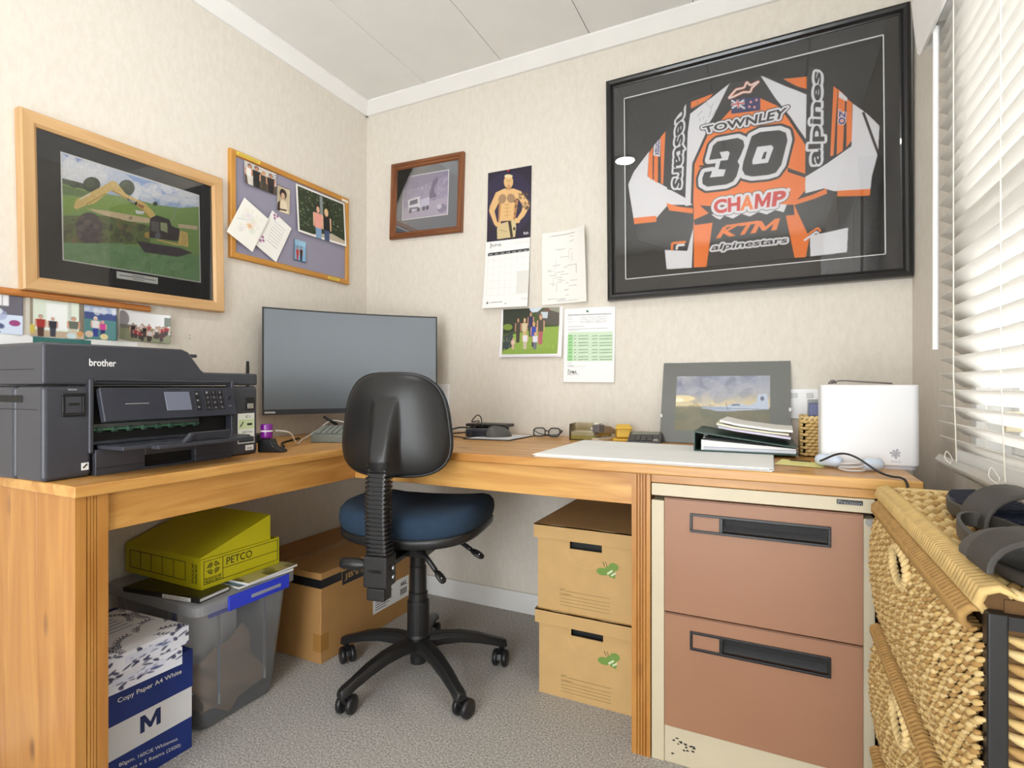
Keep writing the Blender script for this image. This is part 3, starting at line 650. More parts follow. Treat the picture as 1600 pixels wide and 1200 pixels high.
# --- truck picture on the back wall
t = wall_thing('framed_truck_picture', 'small red-wood frame with a grey mount and a white truck photograph', 'picture', 'B', -1.441, 1.819, -1.9)
frame_rails(t, .399, .355, [(0,0), (0,.018), (.004,.022), (.014,.022), (.018,.017), (.026,.017), (.030,.010), (.030,0)], REDWOOD); RW_Z = wood('frame_redwood_upright', S(140,84,46), S(104,58,30), 'Z', .35, False); two_tone(t, 4, RW_Z)
MB().box(-.18, .18, -.007, -.002, -.16, .16).build('mount', mat('mount_slate', S(92,96,108), .8), t)
pw, ph, cx, cz = .25, .197, -.008, .011
cv = Cv(130, 102, S(156,146,178)); cv.noise(.1, 6); cv.noise(.08, 3)
for k in range(60): x = random.random(); y = random.uniform(.1,.55); cv.line([(x,y),(x+random.uniform(-.03,.03),y+random.uniform(.06,.2))], .012, random.choice([S(120,110,150),S(196,188,208),S(100,90,130)]), .5)
cv.poly([(0,.75),(1,.6),(1,1),(0,1)], S(176,164,186)); cv.poly([(0,.1),(.4,.02),(1,.0),(1,.12),(.3,.3),(0,.3)], S(118,110,150),.6)
cv.poly([(.6,.5),(.66,.2),(.76,.1),(.78,.2),(.70,.35),(.70,.55)], S(96,80,120)); cv.rect(.6,.48,.74,.58,S(96,82,120))
cv.poly([(.12,.55),(.38,.50),(.40,.78),(.14,.84)], S(232,230,238)); cv.poly([(.16,.58),(.34,.55),(.34,.66),(.16,.68)], S(64,56,96)); cv.poly([(.40,.58),(.60,.55),(.60,.72),(.40,.76)], S(206,200,222)); cv.rect(.15,.74,.36,.78,S(90,80,120))
for x in (.18,.36,.48,.56): cv.ell(x,.82-.08*(x-.18),.035,.05,S(48,42,70))
cv.ell(.88,.85,.1,.1,S(130,120,150)); cv.ell(.82,.8,.05,.06,S(206,200,214))
printed('photo_print', cv, flat(pw, ph, -.0075, cx, cz), PRT, t)
MB().box(cx-pw/2-.003, cx+pw/2+.003, -.0073, -.0068, cz-ph/2-.003, cz+ph/2+.003).build('mount_bevel', PAPER, t)
MB().box(-.171, .171, -.0095, -.0085, -.149, .149).build('glass', GLASS, t)

# --- wall calendar
t = wall_thing('wall_calendar', 'tall wall calendar open at June with a bare-chested man above', 'calendar', 'B', -1.016, 1.875, -1.0)
zm = zoomed(745,250,5.0); pw, ph = .207, .300
cv = Cv(110, 160, S(34,28,48), mapper(t, 'B', .004, pw, ph, zm, 0, -.150)); cv.ell(250,330,190,240,S(52,42,78),0,.5)
SK, SK2, SK3 = S(222,180,124), S(176,124,76), S(120,80,52)
cv.poly([(150,255),(215,225),(290,225),(345,245),(405,330),(412,365),(370,440),(330,480),(300,480),(350,400),(360,360),(325,300),(300,470),(170,480),(175,330),(140,400),(160,480),(180,500),(160,520),(140,505),(98,400),(105,360)], SK)
cv.poly([(300,300),(322,300),(300,470),(285,470)], SK2); cv.poly([(175,330),(190,340),(180,470),(170,470)], SK2)
cv.ell(248,172,36,52,SK); cv.ell(248,128,32,14,S(226,206,160)); cv.rect(228,205,272,235,SK2,.6); cv.line([(232,165),(244,165)], 5, SK3); cv.line([(254,163),(266,163)], 5, SK3); cv.line([(240,200),(260,199)], 4, SK3); cv.line([(249,170),(247,186)], 4, SK2)
cv.ell(200,305,30,38,S(132,104,84),.3,.75); cv.ell(268,300,32,36,S(132,104,84),-.3,.75); cv.blobs(50,(330,250,412,400),(4,10),[S(60,50,44),S(110,84,64)],.7); cv.blobs(14,(285,300,318,460),(3,8),[S(60,50,44)],.7)
[cv.line([(215,350+28*k),(262,348+28*k)], 4, SK2, .7) for k in range(4)]; cv.line([(238,340),(236,450)], 4, SK2, .7)
cv.poly([(160,535),(180,500),(300,465),(308,520),(300,600),(162,618)], S(206,186,140)); cv.poly([(245,480),(268,475),(285,600),(265,605)], S(58,46,34)); cv.line([(175,545),(240,560)], 4, S(150,130,90)); cv.rect(285,525,302,548,S(58,46,34)); cv.text('Rich', (366,562), (402,558), (402,578), (366,582), S(230,228,236), .01)
cv.poly([(160,490),(190,478),(185,520),(150,522)], SK); cv.poly([(300,455),(340,450),(335,490),(300,495)], SK)
printed('picture_page', cv, curl(pw, ph, -.003, lambda u, v: .001+.002*v, 0, -.150), PRT, t)
pw2, ph2 = .212, .290
cv = Cv(120, 160, S(238,237,234), mapper(t, 'B', .006, pw2, ph2, zm, -.004, -.445))
cv.text('June', (103,650), (192,648), (192,682), (103,692), S(60,60,62), .0); cv.poly([(90,730),(408,690),(408,712),(90,754)], S(48,47,50))
for k in range(7): cv.line([(98+45*k,743-5.6*k),(126+45*k,739-5.6*k)], 4, S(200,200,200))
for k in range(8): cv.line([(92+45*k,754-5.5*k),(86+46*k,1062-3*k)], 2, S(214,212,208))
for k in range(6): cv.line([(92,790+54*k),(412,752+60*k)], 2, S(214,212,208))
cv.poly([(315,870),(410,862),(408,1040),(315,1050)], S(222,220,214)); [cv.line([(295,640+8*k),(405,628+8*k)], 2, S(206,204,202)) for k in range(3)]
cv.poly([(90,1128),(100,1106),(110,1128)], S(90,90,92)); cv.line([(118,1118),(215,1110)], 6, S(160,158,160)); cv.text('COSTA', (356,1080), (404,1076), (404,1092), (356,1096), S(170,168,168), .0); cv.ell(238,1125,4,5,S(60,60,60))
printed('month_page', cv, curl(pw2, ph2, -.004, lambda u, v: .003+.022*v**2*(1-.3*u), -.004, -.445), PRTM, t)
pushpin(t, .0, -.010, (196,48,62), -.004)

# --- curled drawing sheet
cv = Cv(110, 155, S(236,234,228)); 
for k in range(30): x = random.uniform(.12,.7); y = random.uniform(.06,.95); cv.line([(x,y),(x+random.uniform(.05,.2),y+random.uniform(-.01,.01))], .007, S(178,176,178)) 
for k in range(8): x = random.uniform(.15,.8); y = random.uniform(.15,.75); cv.line([(x,y),(x,y+.12)], .007, S(186,184,184))
cv.line([(.25,.06),(.75,.06)], .008, S(150,148,150)); cv.line([(.35,.96),(.8,.96)], .008, S(170,168,168))
t = snap('sketch_sheet', 'white sheet of faint pencil notes with its top corner curling', -.768, 1.434, .200, .297, 0, cv, 'B', amp=lambda u, v: .002+.10*np.clip(u-.35,0,1)**2*(1.15-v)+.012*v*u, cat='paper', off=0.0, m=PRTM)
t = wall_thing('family_calendar_page', 'landscape page with a family posed on grass, below the calendar', 'photograph', 'B', -.917, 1.175, -1.0)
zm = zoomed(770,470,8.0); pw, ph = .285, .205
cv = Cv(190, 136, S(236,232,234), mapper(t, 'B', .003, pw, ph, zm))
cv.poly([(132,105),(832,80),(815,665),(128,670)], S(70,84,46)); cv.poly([(132,105),(480,90),(480,330),(132,420)], S(46,54,40)); cv.poly([(455,90),(620,88),(560,140),(480,150)], S(206,214,226)); cv.poly([(530,150),(680,100),(830,150),(830,310),(620,280)], S(88,84,76)); cv.poly([(620,110),(700,95),(790,120),(690,130)], S(122,78,70)); cv.poly([(600,140),(690,140),(680,220),(610,215)], S(196,206,214)); cv.poly([(690,90),(832,80),(828,150),(720,120)], S(150,150,130))
cv.poly([(128,500),(260,420),(640,330),(828,320),(815,665),(128,670)], S(140,168,72)); cv.poly([(130,470),(250,390),(280,560),(130,640)], S(58,68,70)); cv.ell(190,330,60,40,S(120,142,58))
for k in range(120): x = random.uniform(140,810); y = random.uniform(480,655); cv.line([(x,y),(x+random.uniform(-6,6),y-random.uniform(15,45))], 4, random.choice([S(166,192,92),S(112,142,54),S(190,206,120)]), .7)
F = cv.figure; 
for (x,y,h,a,b_,c,d_) in ((475,135,330,(52,48,84),(60,60,66),(196,146,116),(40,30,26)), (600,165,400,(84,76,66),(176,92,100),(206,160,130),(150,110,80)), (320,210,330,(72,66,56),(70,62,52),(190,140,110),(60,44,34)), (400,220,300,(206,196,160),(196,176,130),(214,166,134),(214,184,120)), (515,262,330,(52,72,170),(46,50,60),(214,160,128),(196,160,104)), (410,385,230,(222,220,226),(196,180,160),(214,160,128),(206,176,116)), (535,395,225,(216,220,232),(110,110,120),(214,160,128),(200,166,110)), (262,465,150,(216,190,168),(206,170,146),(214,166,140),(206,180,130))):
    F(x, y, h, S(*a), S(*b_), S(*c), S(*d_), .85 if h < 250 else .6)
cv.poly([(128,610),(815,600),(815,665),(128,670)], S(132,162,66), .6); cv.poly([(100,672),(845,660),(850,705),(95,712)], S(232,228,232)); [cv.line([(130+16*k,682),(131+16*k,700)], 5, S(170,166,176)) for k in range(43)]
printed('print', cv, curl(pw, ph, -.002, lambda u, v: .001+.012*v**2), PRT, t)
t = wall_thing('timetable_sheet', 'white sheet with a green striped table pinned to the wall', 'paper', 'B', -.664, 1.115, -.6)
pw, ph = .21, .297
cv = Cv(130, 184, S(240,240,240), mapper(t, 'B', .003, pw, ph, zm)); GR = S(150,150,152)
cv.line([(940,182),(1480,165)], 9, S(120,120,122)); [cv.line([(940,y),(1000,y-2)], 4, GR) for y in (205,235,265)]; [cv.line([(1090,y),(1420,y-10)], 4, GR) for y in (210,235,258,275)]; cv.line([(940,325),(1150,320)], 5, GR); cv.line([(940,358),(1440,342)], 5, GR); cv.line([(945,370),(1080,367)], 4, GR)
cv.poly([(945,390),(1500,385),(1500,750),(935,752)], S(206,226,200)); cv.poly([(942,425),(1005,425),(1002,752),(935,752)], S(156,212,146))
for k, y in enumerate((440,478,525,560,612,648,700,735)): 
    for (a, b_) in ((950,990),(1015,1045),(1070,1195),(1240,1310),(1330,1490)): cv.line([(a,y),(b_,y-4)], 9, S(120,150,116))
    cv.line([(938,y+15),(1500,y+11)], 3, S(176,206,170))
cv.line([(940,780),(990,778)], 4, GR); cv.line([(940,812),(1020,808)], 5, S(120,120,122)); cv.line([(940,826),(1160,820)], 4, S(190,188,190)); cv.text('OFMA', (945,872), (1055,868), (1057,912), (940,915), S(84,88,74), .02); cv.ell(952,862,8,10,S(110,140,70)); cv.line([(938,925),(1085,918)], 4, GR)
printed('print', cv, curl(pw, ph, -.002, lambda u, v: .001+.006*v**2), PRTM, t); pushpin(t, -.005, .133, (54,140,104), -.003)

# ================================================================== framed racing jersey
t = wall_thing('framed_jersey', 'orange and white racing jersey number 30 in a black box frame', 'picture', 'B', -.103, 1.708, .45)
FB = mat('frame_black', S(24,24,26), .28, coat=.3)
frame_rails(t, .963, .848, [(0,0), (0,.030), (.004,.038), (.012,.041), (.020,.038), (.026,.028), (.030,.026), (.030,0)], FB)
ow, oh = .823, .690; W2, H2 = .93, .81; MT = mat('mount_dark', S(44,43,44), .75)
m = MB().box(-W2/2, -ow/2, -.022, -.018, -H2/2, H2/2).box(ow/2, W2/2, -.022, -.018, -H2/2, H2/2).box(-ow/2, ow/2, -.022, -.018, oh/2, H2/2).box(-ow/2, ow/2, -.022, -.018, -H2/2, -oh/2); m.build('mount', MT, t)
m = MB()
for (a, b_, c, d_) in ((-ow/2-.002, -ow/2+.001, -oh/2, oh/2), (ow/2-.001, ow/2+.002, -oh/2, oh/2), (-ow/2, ow/2, oh/2-.001, oh/2+.002), (-ow/2, ow/2, -oh/2-.002, -oh/2+.001)): m.box(a, b_, -.0228, -.0175, c, d_)
m.build('mount_bevel', PAPER, t)
MB().box(-W2/2, W2/2, -.004, -.001, -H2/2, H2/2).build('backing', mat('backing_black', S(34,33,34), .85), t)
zm = zoomed(930,0,2.5); cw, ch = .82, .69
cv = Cv(520, 436, S(40,38,39), mapper(t, 'B', .012, cw, ch, zm))
OR, WH, BK, RD = S(240,124,44), S(226,224,226), S(40,38,39), S(206,52,44)
sil = [(530,322),(640,295),(735,305),(825,298),(835,248),(872,265),(935,330),(1000,395),(1060,440),(1112,490),(1106,600),(1082,690),(1075,766),(948,770),(958,890),(990,887),(985,986),(838,1003),(780,1010),(385,1047),(278,1052),(270,976),(205,955),(165,940),(150,865),(128,720),(150,670),(210,590),(300,480),(362,395),(375,382),(460,362)]
P = cv.poly
P([(520,440),(545,415),(645,385),(690,405),(745,430),(800,530),(820,570),(820,745),(770,800),(738,800),(450,805),(383,800),(380,640),(430,540)], OR)
P([(385,780),(462,850),(435,1042),(386,1044)], OR); P([(735,800),(772,790),(836,930),(822,1004),(778,1006)], OR)
P([(385,860),(450,830),(740,800),(775,800),(778,840),(460,870),(390,880)], BK); P([(462,850),(735,800),(778,1006),(435,1042)], BK)
P([(750,655),(820,680),(820,695),(752,672)], BK)
P([(372,445),(460,380),(530,325),(472,440),(440,490),(430,540),(383,640),(380,800),(352,805),(362,520)], WH)
P([(640,295),(735,335),(826,372),(822,545),(760,455),(700,385)], WH); P([(375,400),(462,368),(440,392),(375,425)], OR); P([(735,310),(826,300),(826,350),(790,340)], OR)
cv.line([(640,300),(700,390),(760,465),(822,560)], 12, BK); cv.line([(530,330),(470,450),(430,540),(384,640),(378,800)], 10, BK)
P([(128,720),(150,670),(212,590),(205,690),(350,772),(380,800),(285,800),(240,852),(152,864)], WH)
for q in ([(210,605),(226,572),(225,705),(207,690)], [(232,562),(248,540),(245,716),(230,706)], [(256,522),(276,498),(266,722),(258,716)]): P(q, OR)
P([(232,540),(256,545),(254,613),(228,608)], WH); cv.text('romax', (254,546), (252,610), (234,606), (236,544), S(60,50,120), .02)
P([(150,852),(240,843),(240,866),(153,876)], OR); P([(278,793),(330,808),(382,814),(382,834),(290,822)], OR)
P([(290,480),(362,385),(375,382),(362,520),(350,772),(300,745),(282,740)], BK)
cv.text('nestars', (356,405), (345,740), (302,735), (318,440), BK, .03, [(4.5, WH)])
P([(826,300),(835,248),(872,265),(930,335),(915,612),(900,640),(820,690),(822,545)], BK)
cv.text('alpines', (828,648), (846,275), (892,290), (896,640), BK, .03, [(5, WH)])
for q in ([(930,338),(946,352),(930,608),(917,612)], [(948,350),(976,372),(966,590),(942,606)], [(981,386),(1003,402),(1001,550),(980,577)]): P(q, OR)
P([(952,358),(985,382),(982,398),(950,382)], WH); cv.text('OZ', (948,488), (952,430), (978,440), (976,486), S(60,44,120), .05, [(1.5, WH)])
P([(1005,405),(1060,445),(1112,490),(1106,600),(1082,690),(1074,748),(932,747),(892,736),(820,756),(820,692),(905,640),(1000,572)], WH)
cv.line([(1045,440),(1075,520),(1106,605)], 11, BK); P([(945,746),(1076,738),(1073,764),(945,768)], OR); P([(772,786),(850,760),(902,736),(905,756),(860,775),(776,802)], OR)
P([(838,922),(990,888),(985,986),(840,1002)], WH); P([(272,976),(360,980),(384,890),(378,1046),(278,1052)], WH)
for o_ in (0,): cv.line([(300,978),(302,950),(355,945)], 9, OR); cv.line([(318,975),(322,958),(350,956)], 9, WH); cv.line([(810,930),(870,890),(880,905)], 8, OR); cv.line([(815,940),(865,905),(872,915)], 8, WH)
P([(530,390),(645,380),(645,432),(532,446)], S(44,46,96)); cv.line([(532,394),(585,425)], 7, WH); cv.line([(534,424),(582,392)], 7, WH); cv.line([(531,410),(584,404)], 9, WH); cv.line([(556,392),(560,424)], 9, WH); cv.line([(531,410),(584,404)], 5, RD); cv.line([(556,392),(560,424)], 5, RD)
for (a, b_) in ((608,400),(630,392),(622,420),(602,418)): cv.ell(a, b_, 5, 5, S(226,150,150))
st = [(521,386),(550,352),(582,345),(592,322),(606,336),(640,320),(612,346),(606,362),(578,362),(540,380)]
cv.line(st+st[:1], 10, OR); cv.line(st+st[:1], 5.5, WH)
for k in range(12): a = random.uniform(395,470); b_ = random.uniform(390,500); cv.line([(a,b_),(a+random.uniform(-8,20),b_-random.uniform(8,30))], 2.2, S(120,118,124), .7)
cv.text('TOWNLEY', (418,497), (752,420), (738,464), (428,523), BK, .03, [(6, BK), (4.2, WH)])
q3 = [(845,915),(880,790),(920,752),(1100,720),(1150,742),(1162,790),(1130,870),(1100,928),(1118,962),(1092,1060),(1060,1108),(1000,1135),(830,1155),(788,1130),(785,1080),(805,1025),(872,1013),(866,1040),(852,1072),(975,1060),(995,1000),(930,998),(948,922),(1012,915),(1030,852),(1012,836),(940,846),(962,900)]
q0 = [(1225,705),(1300,668),(1470,650),(1530,672),(1545,740),(1490,960),(1440,1030),(1375,1050),(1230,1065),(1165,1050),(1140,1000),(1150,935)]
E_ = lambda Q: [(75+x*.4376, 225+y*.4376) for x, y in Q]
Q3, Q0 = cv.pts(E_(q3)), cv.pts(E_(q0))
cv.paint([Q3, Q0], BK, 1.0, [(14, BK), (9, WH)])
P(E_([(1275,800),(1400,783),(1420,805),(1370,940),(1235,955),(1230,925)]), WH); P(E_([(1335,845),(1362,840),(1345,905),(1312,908)]), BK)
P(E_([(760,965),(880,950),(880,962),(755,982)]), BK)
zz = [(455,838),(470,850),(488,858)]+[(505+33*k, (842-3.5*k) if k % 2 == 0 else (858-4*k)) for k in range(8)]+[(748,800),(600,790)]
P(zz, WH); L4 = lambda a, b, u: (a[0]+(b[0]-a[0])*u, a[1]+(b[1]-a[1])*u)
TL_, TR_, BR_, BL_ = (462,782), (748,742), (738,802), (465,836)
for e_ in ([(7.5, BK)], [(6, WH)], []):
    for (s, u0, u1, c_) in (('CH', 0, .37, RD), ('A', .37, .56, OR), ('M', .575, .79, RD), ('P', .82, 1, RD)): (cv.shape(EM, L4(TL_,TR_,u0), L4(TL_,TR_,u1), L4(BL_,BR_,u1), L4(BL_,BR_,u0), c_, e_) if s == 'M' else cv.text(s, L4(TL_,TR_,u0), L4(TL_,TR_,u1), L4(BL_,BR_,u1), L4(BL_,BR_,u0), c_, .04, e_)); cv.ell(755,742,7,7,WH)
cv.text('KT', (500,886), (640,864), (610,912), (472,932), OR, .03); cv.shape(EM, (630,866), (722,852), (708,898), (606,913), OR); cv.line([(510,884),(640,866)], 9, OR)
cv.text('alpinestars', (462,955), (752,924), (748,954), (448,985), BK, .02, [(4, WH)])
# cloth thickness, folds and rolled edge
sm = cv.mask(); cv.fillpoly(sm, cv.pts(sil)); sm = sm.reshape(cv.h, 3, cv.w, 3).mean((1,3)) > .5
soft = sm.astype(float)
for k in range(14):
    q = np.pad(soft, 1, mode='edge'); soft = (q[:-2,1:-1]+q[2:,1:-1]+q[1:-1,:-2]+q[1:-1,2:]+soft)/5*sm
uu, vv = np.meshgrid(np.linspace(0,1,cv.w), np.linspace(0,1,cv.h))
fold = .0014*np.sin(38*uu+9*np.sin(5*vv))*np.clip(vv-.55,0,1)*2 + .001*np.sin(26*(uu*.6+vv)+3*np.sin(8*uu))
hgt = .003+.007*np.clip(soft*1.6,0,1)+fold*np.clip(soft*1.5,0,1)
def cloth(u, v): return ((u-.5)*cw, -.004-hgt, (.5-v)*ch)
printed('jersey', cv, cloth, CLOTH, t, keep=sm, thick=0)
MB().box(-.455, .455, -.0255, -.0235, -.398, .398).build('glass', GLASS, t)

# ================================================================== printer
t = thing('printer', 'wide black multifunction inkjet printer on the left desk wing', 'printer', (-1.352, .569, ZT), (0, 0, math.radians(93.9)))
PB = mat('printer_black', S(60,62,70), .34, bump=.06, bscale=1500); PD = mat('printer_dark', S(20,20,22), .5); PG = mat('printer_panel', S(56,58,67), .26)
W, D = .543, .375
m = MB().box(0, W, .10, D, 0, .2005).box(0, .093, 0, .10, 0, .2005).box(.449, W, 0, .10, 0, .2005); m.build('body', PB, t, bevel=.010, seg=3)
m = MB().prism([(0,.2025),(0,.287),(.006,.291),(.305,.295),(.322,.289),(.358,.244),(.368,.237),(W,.237),(W,.2025)], 0, D, 'y'); m.build('scanner_lid', PB, t, bevel=.006, seg=3)
MB().box(-.0006, .002, .03, D-.01, .234, .2355).build('lid_seam', PITCH, t)
MB().box(.0935, .4485, .02, .10, .0, .2005).build('recess', PITCH, t)
fr = MB()
for (a, b_, c, d_) in ((.084,.0945,.05,.216), (.4475,.458,.05,.216), (.0945,.4475,.2085,.216)): fr.box(a, b_, -.005, .02, c, d_)
fr.build('recess_rim', PB, t, bevel=.004)
Mx = Matrix.Translation((0, -.006, .196)) @ Euler((math.radians(-15), 0, 0)).to_matrix().to_4x4()
cp = MB().box(.101, .446, -.004, .012, -.079, 0, Mx).build('control_panel', PG, t, bevel=.003)
def onpanel(x0, x1, z0, z1, name, m, lift=.0015): return MB().box(x0, x1, -.004-lift, -.003, z0, z1, Mx).build(name, m, cp, bevel=.0008, seg=1)
onpanel(.246, .312, -.060, -.012, 'touch_screen', mat('lcd_grey', S(120,124,142), .25))
KEY = mat('key_black', S(26,26,30), .4)
for r in range(4):
    for c in range(3):
        x = .352+c*.0195; z = -.021-r*.0138
        onpanel(x, x+.0175, z, z+.0118, 'key', KEY)
        s = ['123','456','789','*0#'][r][c]
        A_ = Mx @ Vector((x+.0062, -.0057, z+.003)); B_ = Mx @ Vector((x+.0115, -.0057, z+.003)); C_ = Mx @ Vector((x+.0062, -.0057, z+.009)); lettering(s, A_, B_, C_, GREYINK, cp, .0003, world=False, name='key_mark')
for r in range(3): onpanel(.324, .339, -.026-r*.0178, -.011-r*.0178, 'button', KEY); MB().box(.329, .334, -.0062, -.0055, -.020-r*.0178, -.016-r*.0178, Mx).build('button_mark', GREYINK, cp)
MB().lathe([(.001,-.006),(.005,-.006),(.006,-.004)], (0,0,0), 14, 'y', Mx @ Matrix.Translation((.427, 0, -.030))).build('power_button', KEY, cp)
onpanel(.150, .205, -.0405, -.0385, 'model_mark', GREYINK, .0012); onpanel(.422, .432, -.054, -.0525, 'wireless_mark', GREYINK, .0012)
m = MB().tube([(.095, .012, .101), (.36, .012, .101)], .0022, 8); m.build('roller_rod', mat('roller_green', S(90,150,110), .4), t)
for k in range(8):
    x = .112+k*.034; MB().lathe([(.003,-.006),(.0065,-.005),(.0065,.005),(.003,.006)], (x, .012, .1005), 12, 'x').build('roller_wheel', mat('roller_grey', S(64,92,78), .5), t)
MB().box(.095, .36, .012, .022, .104, .114).build('star_wheel_bar', mat('bar_grey', S(88,90,88), .5), t)
MB().box(.094, .448, .004, .10, .068, .076).build('paper_shelf', PB, t, bevel=.002)
pt = MB()
for (a, b_, c, d_) in ((.096,.205,.0,.058), (.335,.446,.0,.058), (.205,.335,.034,.058), (.205,.335,0,.006)): pt.box(a, b_, -.006, .02, c, d_)
tr = pt.build('paper_tray', PB, t, bevel=.0015)
MB().box(.204, .336, .008, .02, .004, .036).build('tray_pull', PITCH, tr); MB().box(.096, .446, -.0064, -.0058, .0155, .0168).build('tray_seam', PITCH, tr)
m = MB().box(.105, .440, -.085, .012, .058, .0675); ot = m.build('output_tray', PB, t, bevel=.002)
MB().box(.165, .425, -.112, -.086, .056, .0655).build('tray_extension', PB, ot, bevel=.002)
Mf = Matrix.Translation((.24, -.105, .066)) @ Euler((math.radians(28), 0, 0)).to_matrix().to_4x4()
MB().box(0, .115, 0, .004, 0, .024, Mf).prism([(-.012,0),(.004,0),(.008,.022),(0,.022)], -.004, .006, 'y', Mf).build('paper_stop', PB, ot, bevel=.001)
m = MB()
for (a, b_, c, d_) in ((.034,.079,.134,.141), (.034,.079,.178,.185), (.034,.040,.141,.178), (.073,.079,.141,.178)): m.box(a, b_, -.003, .004, c, d_)
m.build('card_slot_rim', PD, t, bevel=.002); MB().box(.040, .073, -.0015, .002, .141, .178).build('card_slot_cap', PB, t, bevel=.002); MB().box(.047, .066, -.0035, -.001, .158, .163).build('card_slot', PITCH, t)
MB().box(.046, .062, -.0012, .001, .1905, .1935).build('card_mark', GREYINK, t)
MB().box(.498, .531, -.003, .002, .131, .168).build('usb_cover', PD, t, bevel=.003); MB().box(.503, .524, -.0042, -.002, .134, .150).build('usb_port', CHROME, t, bevel=.002)
# ink label on the right pillar
lb = MB().box(.472, .529, -.0012, .0005, .034, .121).build('ink_label', mat('label_white', S(232,236,230), .5), t); MB().box(.474, .527, -.0016, -.001, .076, .104).build('ink_label_panel', mat('label_green', S(204,222,176), .5), lb)
def fl(s, x0, x1, z0, z1, m, p, y=-.0018): lettering(s, (x0, y, z0), (x1, y, z0), (x0, y, z1), m, p, .0003, .02, False)
fl('LC', .497, .507, .108, .115, INK, lb); fl('LC', .487, .500, .063, .070, INK, lb); fl('B/Y/M/C', .503, .522, .064, .069, GREYINK, lb); fl('XL', .509, .516, .108, .114, GREYINK, lb)
MB().box(.503, .520, -.0022, -.0015, .086, .092).build('ink_cartridge_mark', INK, lb); MB().prism([(.478,.084),(.480,.082),(.491,.096),(.489,.098)], -.0022, -.0015, 'y').build('pen_mark', INK, lb); MB().box(.474, .527, -.0016, -.001, .037, .052).build('ink_label_panel', mat('label_navy', S(52,56,66), .5), lb)
s2 = MB().box(.498, .526, -.0012, .0005, .013, .028).build('maker_label', WHINK, t); fl('ink', .503, .521, .016, .024, GREYINK, s2)
s3 = MB().box(.071, .085, -.0012, .0005, .016, .032).build('energy_label', WHINK, t); MB().prism([(.073,.022),(.075,.020),(.083,.028),(.081,.030)], -.002, -.001, 'y').build('energy_mark', INK, s3)
fl('brother', .086, .142, .244, .260, WHINK, t, -.0008)
MB().box(-.002, .004, .07, .20, .165, .180).build('side_grip', PITCH, t, bevel=.002); MB().box(-.001, .002, .02, D-.01, .150, .1512).build('side_seam', PITCH, t)
MB().box(.355, .50, .20, .28, .287, .297).build('paper_support', PB, t, bevel=.003); MB().box(.36, .40, .24, .26, .236, .290).build('support_arm', PD, t)

# router behind the printer, only its aerial rises above
t = thing('wireless_router', 'slim black aerial rising behind the right end of the printer', 'router', (-1.685, 1.30, ZT))
MB().box(-1.735, -1.64, 1.23, 1.36, ZT, ZT+.03).build('case', PD, t, True, bevel=.005); MB().tube([(-1.70, 1.317, ZT+.02), (-1.70, 1.317, 1.012), (-1.70, 1.317, 1.04)], [.006, .006, .005], 10).build('aerial', PD, t, True, smooth=True)

# purple spool in a black holder
t = thing('tape_dispenser', 'black curved desk holder with a shiny purple drum beside the printer', 'dispenser', (-1.378, 1.148, ZT), (0, 0, math.radians(20)))
MB().prism([(-.034,0),(.045,0),(.046,.006),(.036,.012),(.016,.018),(.008,.040),(-.030,.042),(-.034,.03)], -.016, .016, 'y').build('holder', SATIN, t, bevel=.003)
MB().lathe([(.003,.043),(.0165,.043),(.0172,.046),(.0172,.082),(.0165,.085),(.003,.085)], (-.014, 0, 0), 24).build('drum', mat('purple_gloss', S(122,24,140), .25, coat=.4), t, smooth=True)
MB().lathe([(.0168,.062),(.0176,.0622),(.0176,.0662),(.0168,.0664)], (-.014, 0, 0), 24).build('band', WHITE, t, smooth=True)

# ================================================================== monitor
def screen_mat():
    m = mat('screen_matt', S(46,50,60), .34, spec=1.0); m.node_tree.nodes['Principled BSDF'].inputs['IOR'].default_value = 2.0; m.node_tree.nodes['Principled BSDF'].inputs['Specular Tint'].default_value = (.82,.9,1,1); return m
t = thing('monitor', 'large curved computer monitor standing across the desk corner', 'monitor', (-1.513, 1.6645, ZT), (0, 0, math.radians(51.7)))
mw, z0, z1, sag = .681, .842-ZT, 1.249-ZT, .036
def arc(x): return sag*(1-(2*x/mw)**2)
def arcslab(x0, x1, za, zb, ya, yb, n=24):
    m = MB(); v = []
    for k in range(n+1):
        x = x0+(x1-x0)*k/n; y = arc(x); v += [(x, y+ya, za), (x, y+yb, za), (x, y+yb, zb), (x, y+ya, zb)]
    f = [(0,3,2,1), tuple(4*n+i for i in range(4))]
    for k in range(n):
        for i in range(4): f.append((4*k+i, 4*k+(i+1)%4, 4*k+4+(i+1)%4, 4*k+4+i))
    return m.add(v, f)
arcslab(-mw/2, mw/2, z0, z1, .001, .022).build('housing', BLACK, t)
arcslab(-mw/2+.006, mw/2-.006, z0+.020, z1-.006, -.001, .001).build('screen', screen_mat(), t, smooth=False)
bz = arcslab(-mw/2, mw/2, z0, z0+.018, -.003, .003).build('chin', mat('chin_black', S(48,50,56), .4), t)
MB().box(-mw/2+.008, -mw/2+.045, arc(-mw/2+.025)-.0085, arc(-mw/2+.02)-.0025, z0+.006, z0+.013).build('maker_badge', mat('badge_silver', S(200,204,206), .4), bz)
MB().box(-.03, .03, sag+.02, sag+.045, .0+.012, .33).build('stand_column', BLACK, t, bevel=.004)
MB().box(-.03, .03, sag+.01, sag+.03, .22, .32).build('stand_bracket', BLACK, t)
MB().prism([(-.13,-.02),(.13,-.02),(.10,.14),(-.10,.14)], 0, .012).build('stand_base', BLACK, t, bevel=.003)

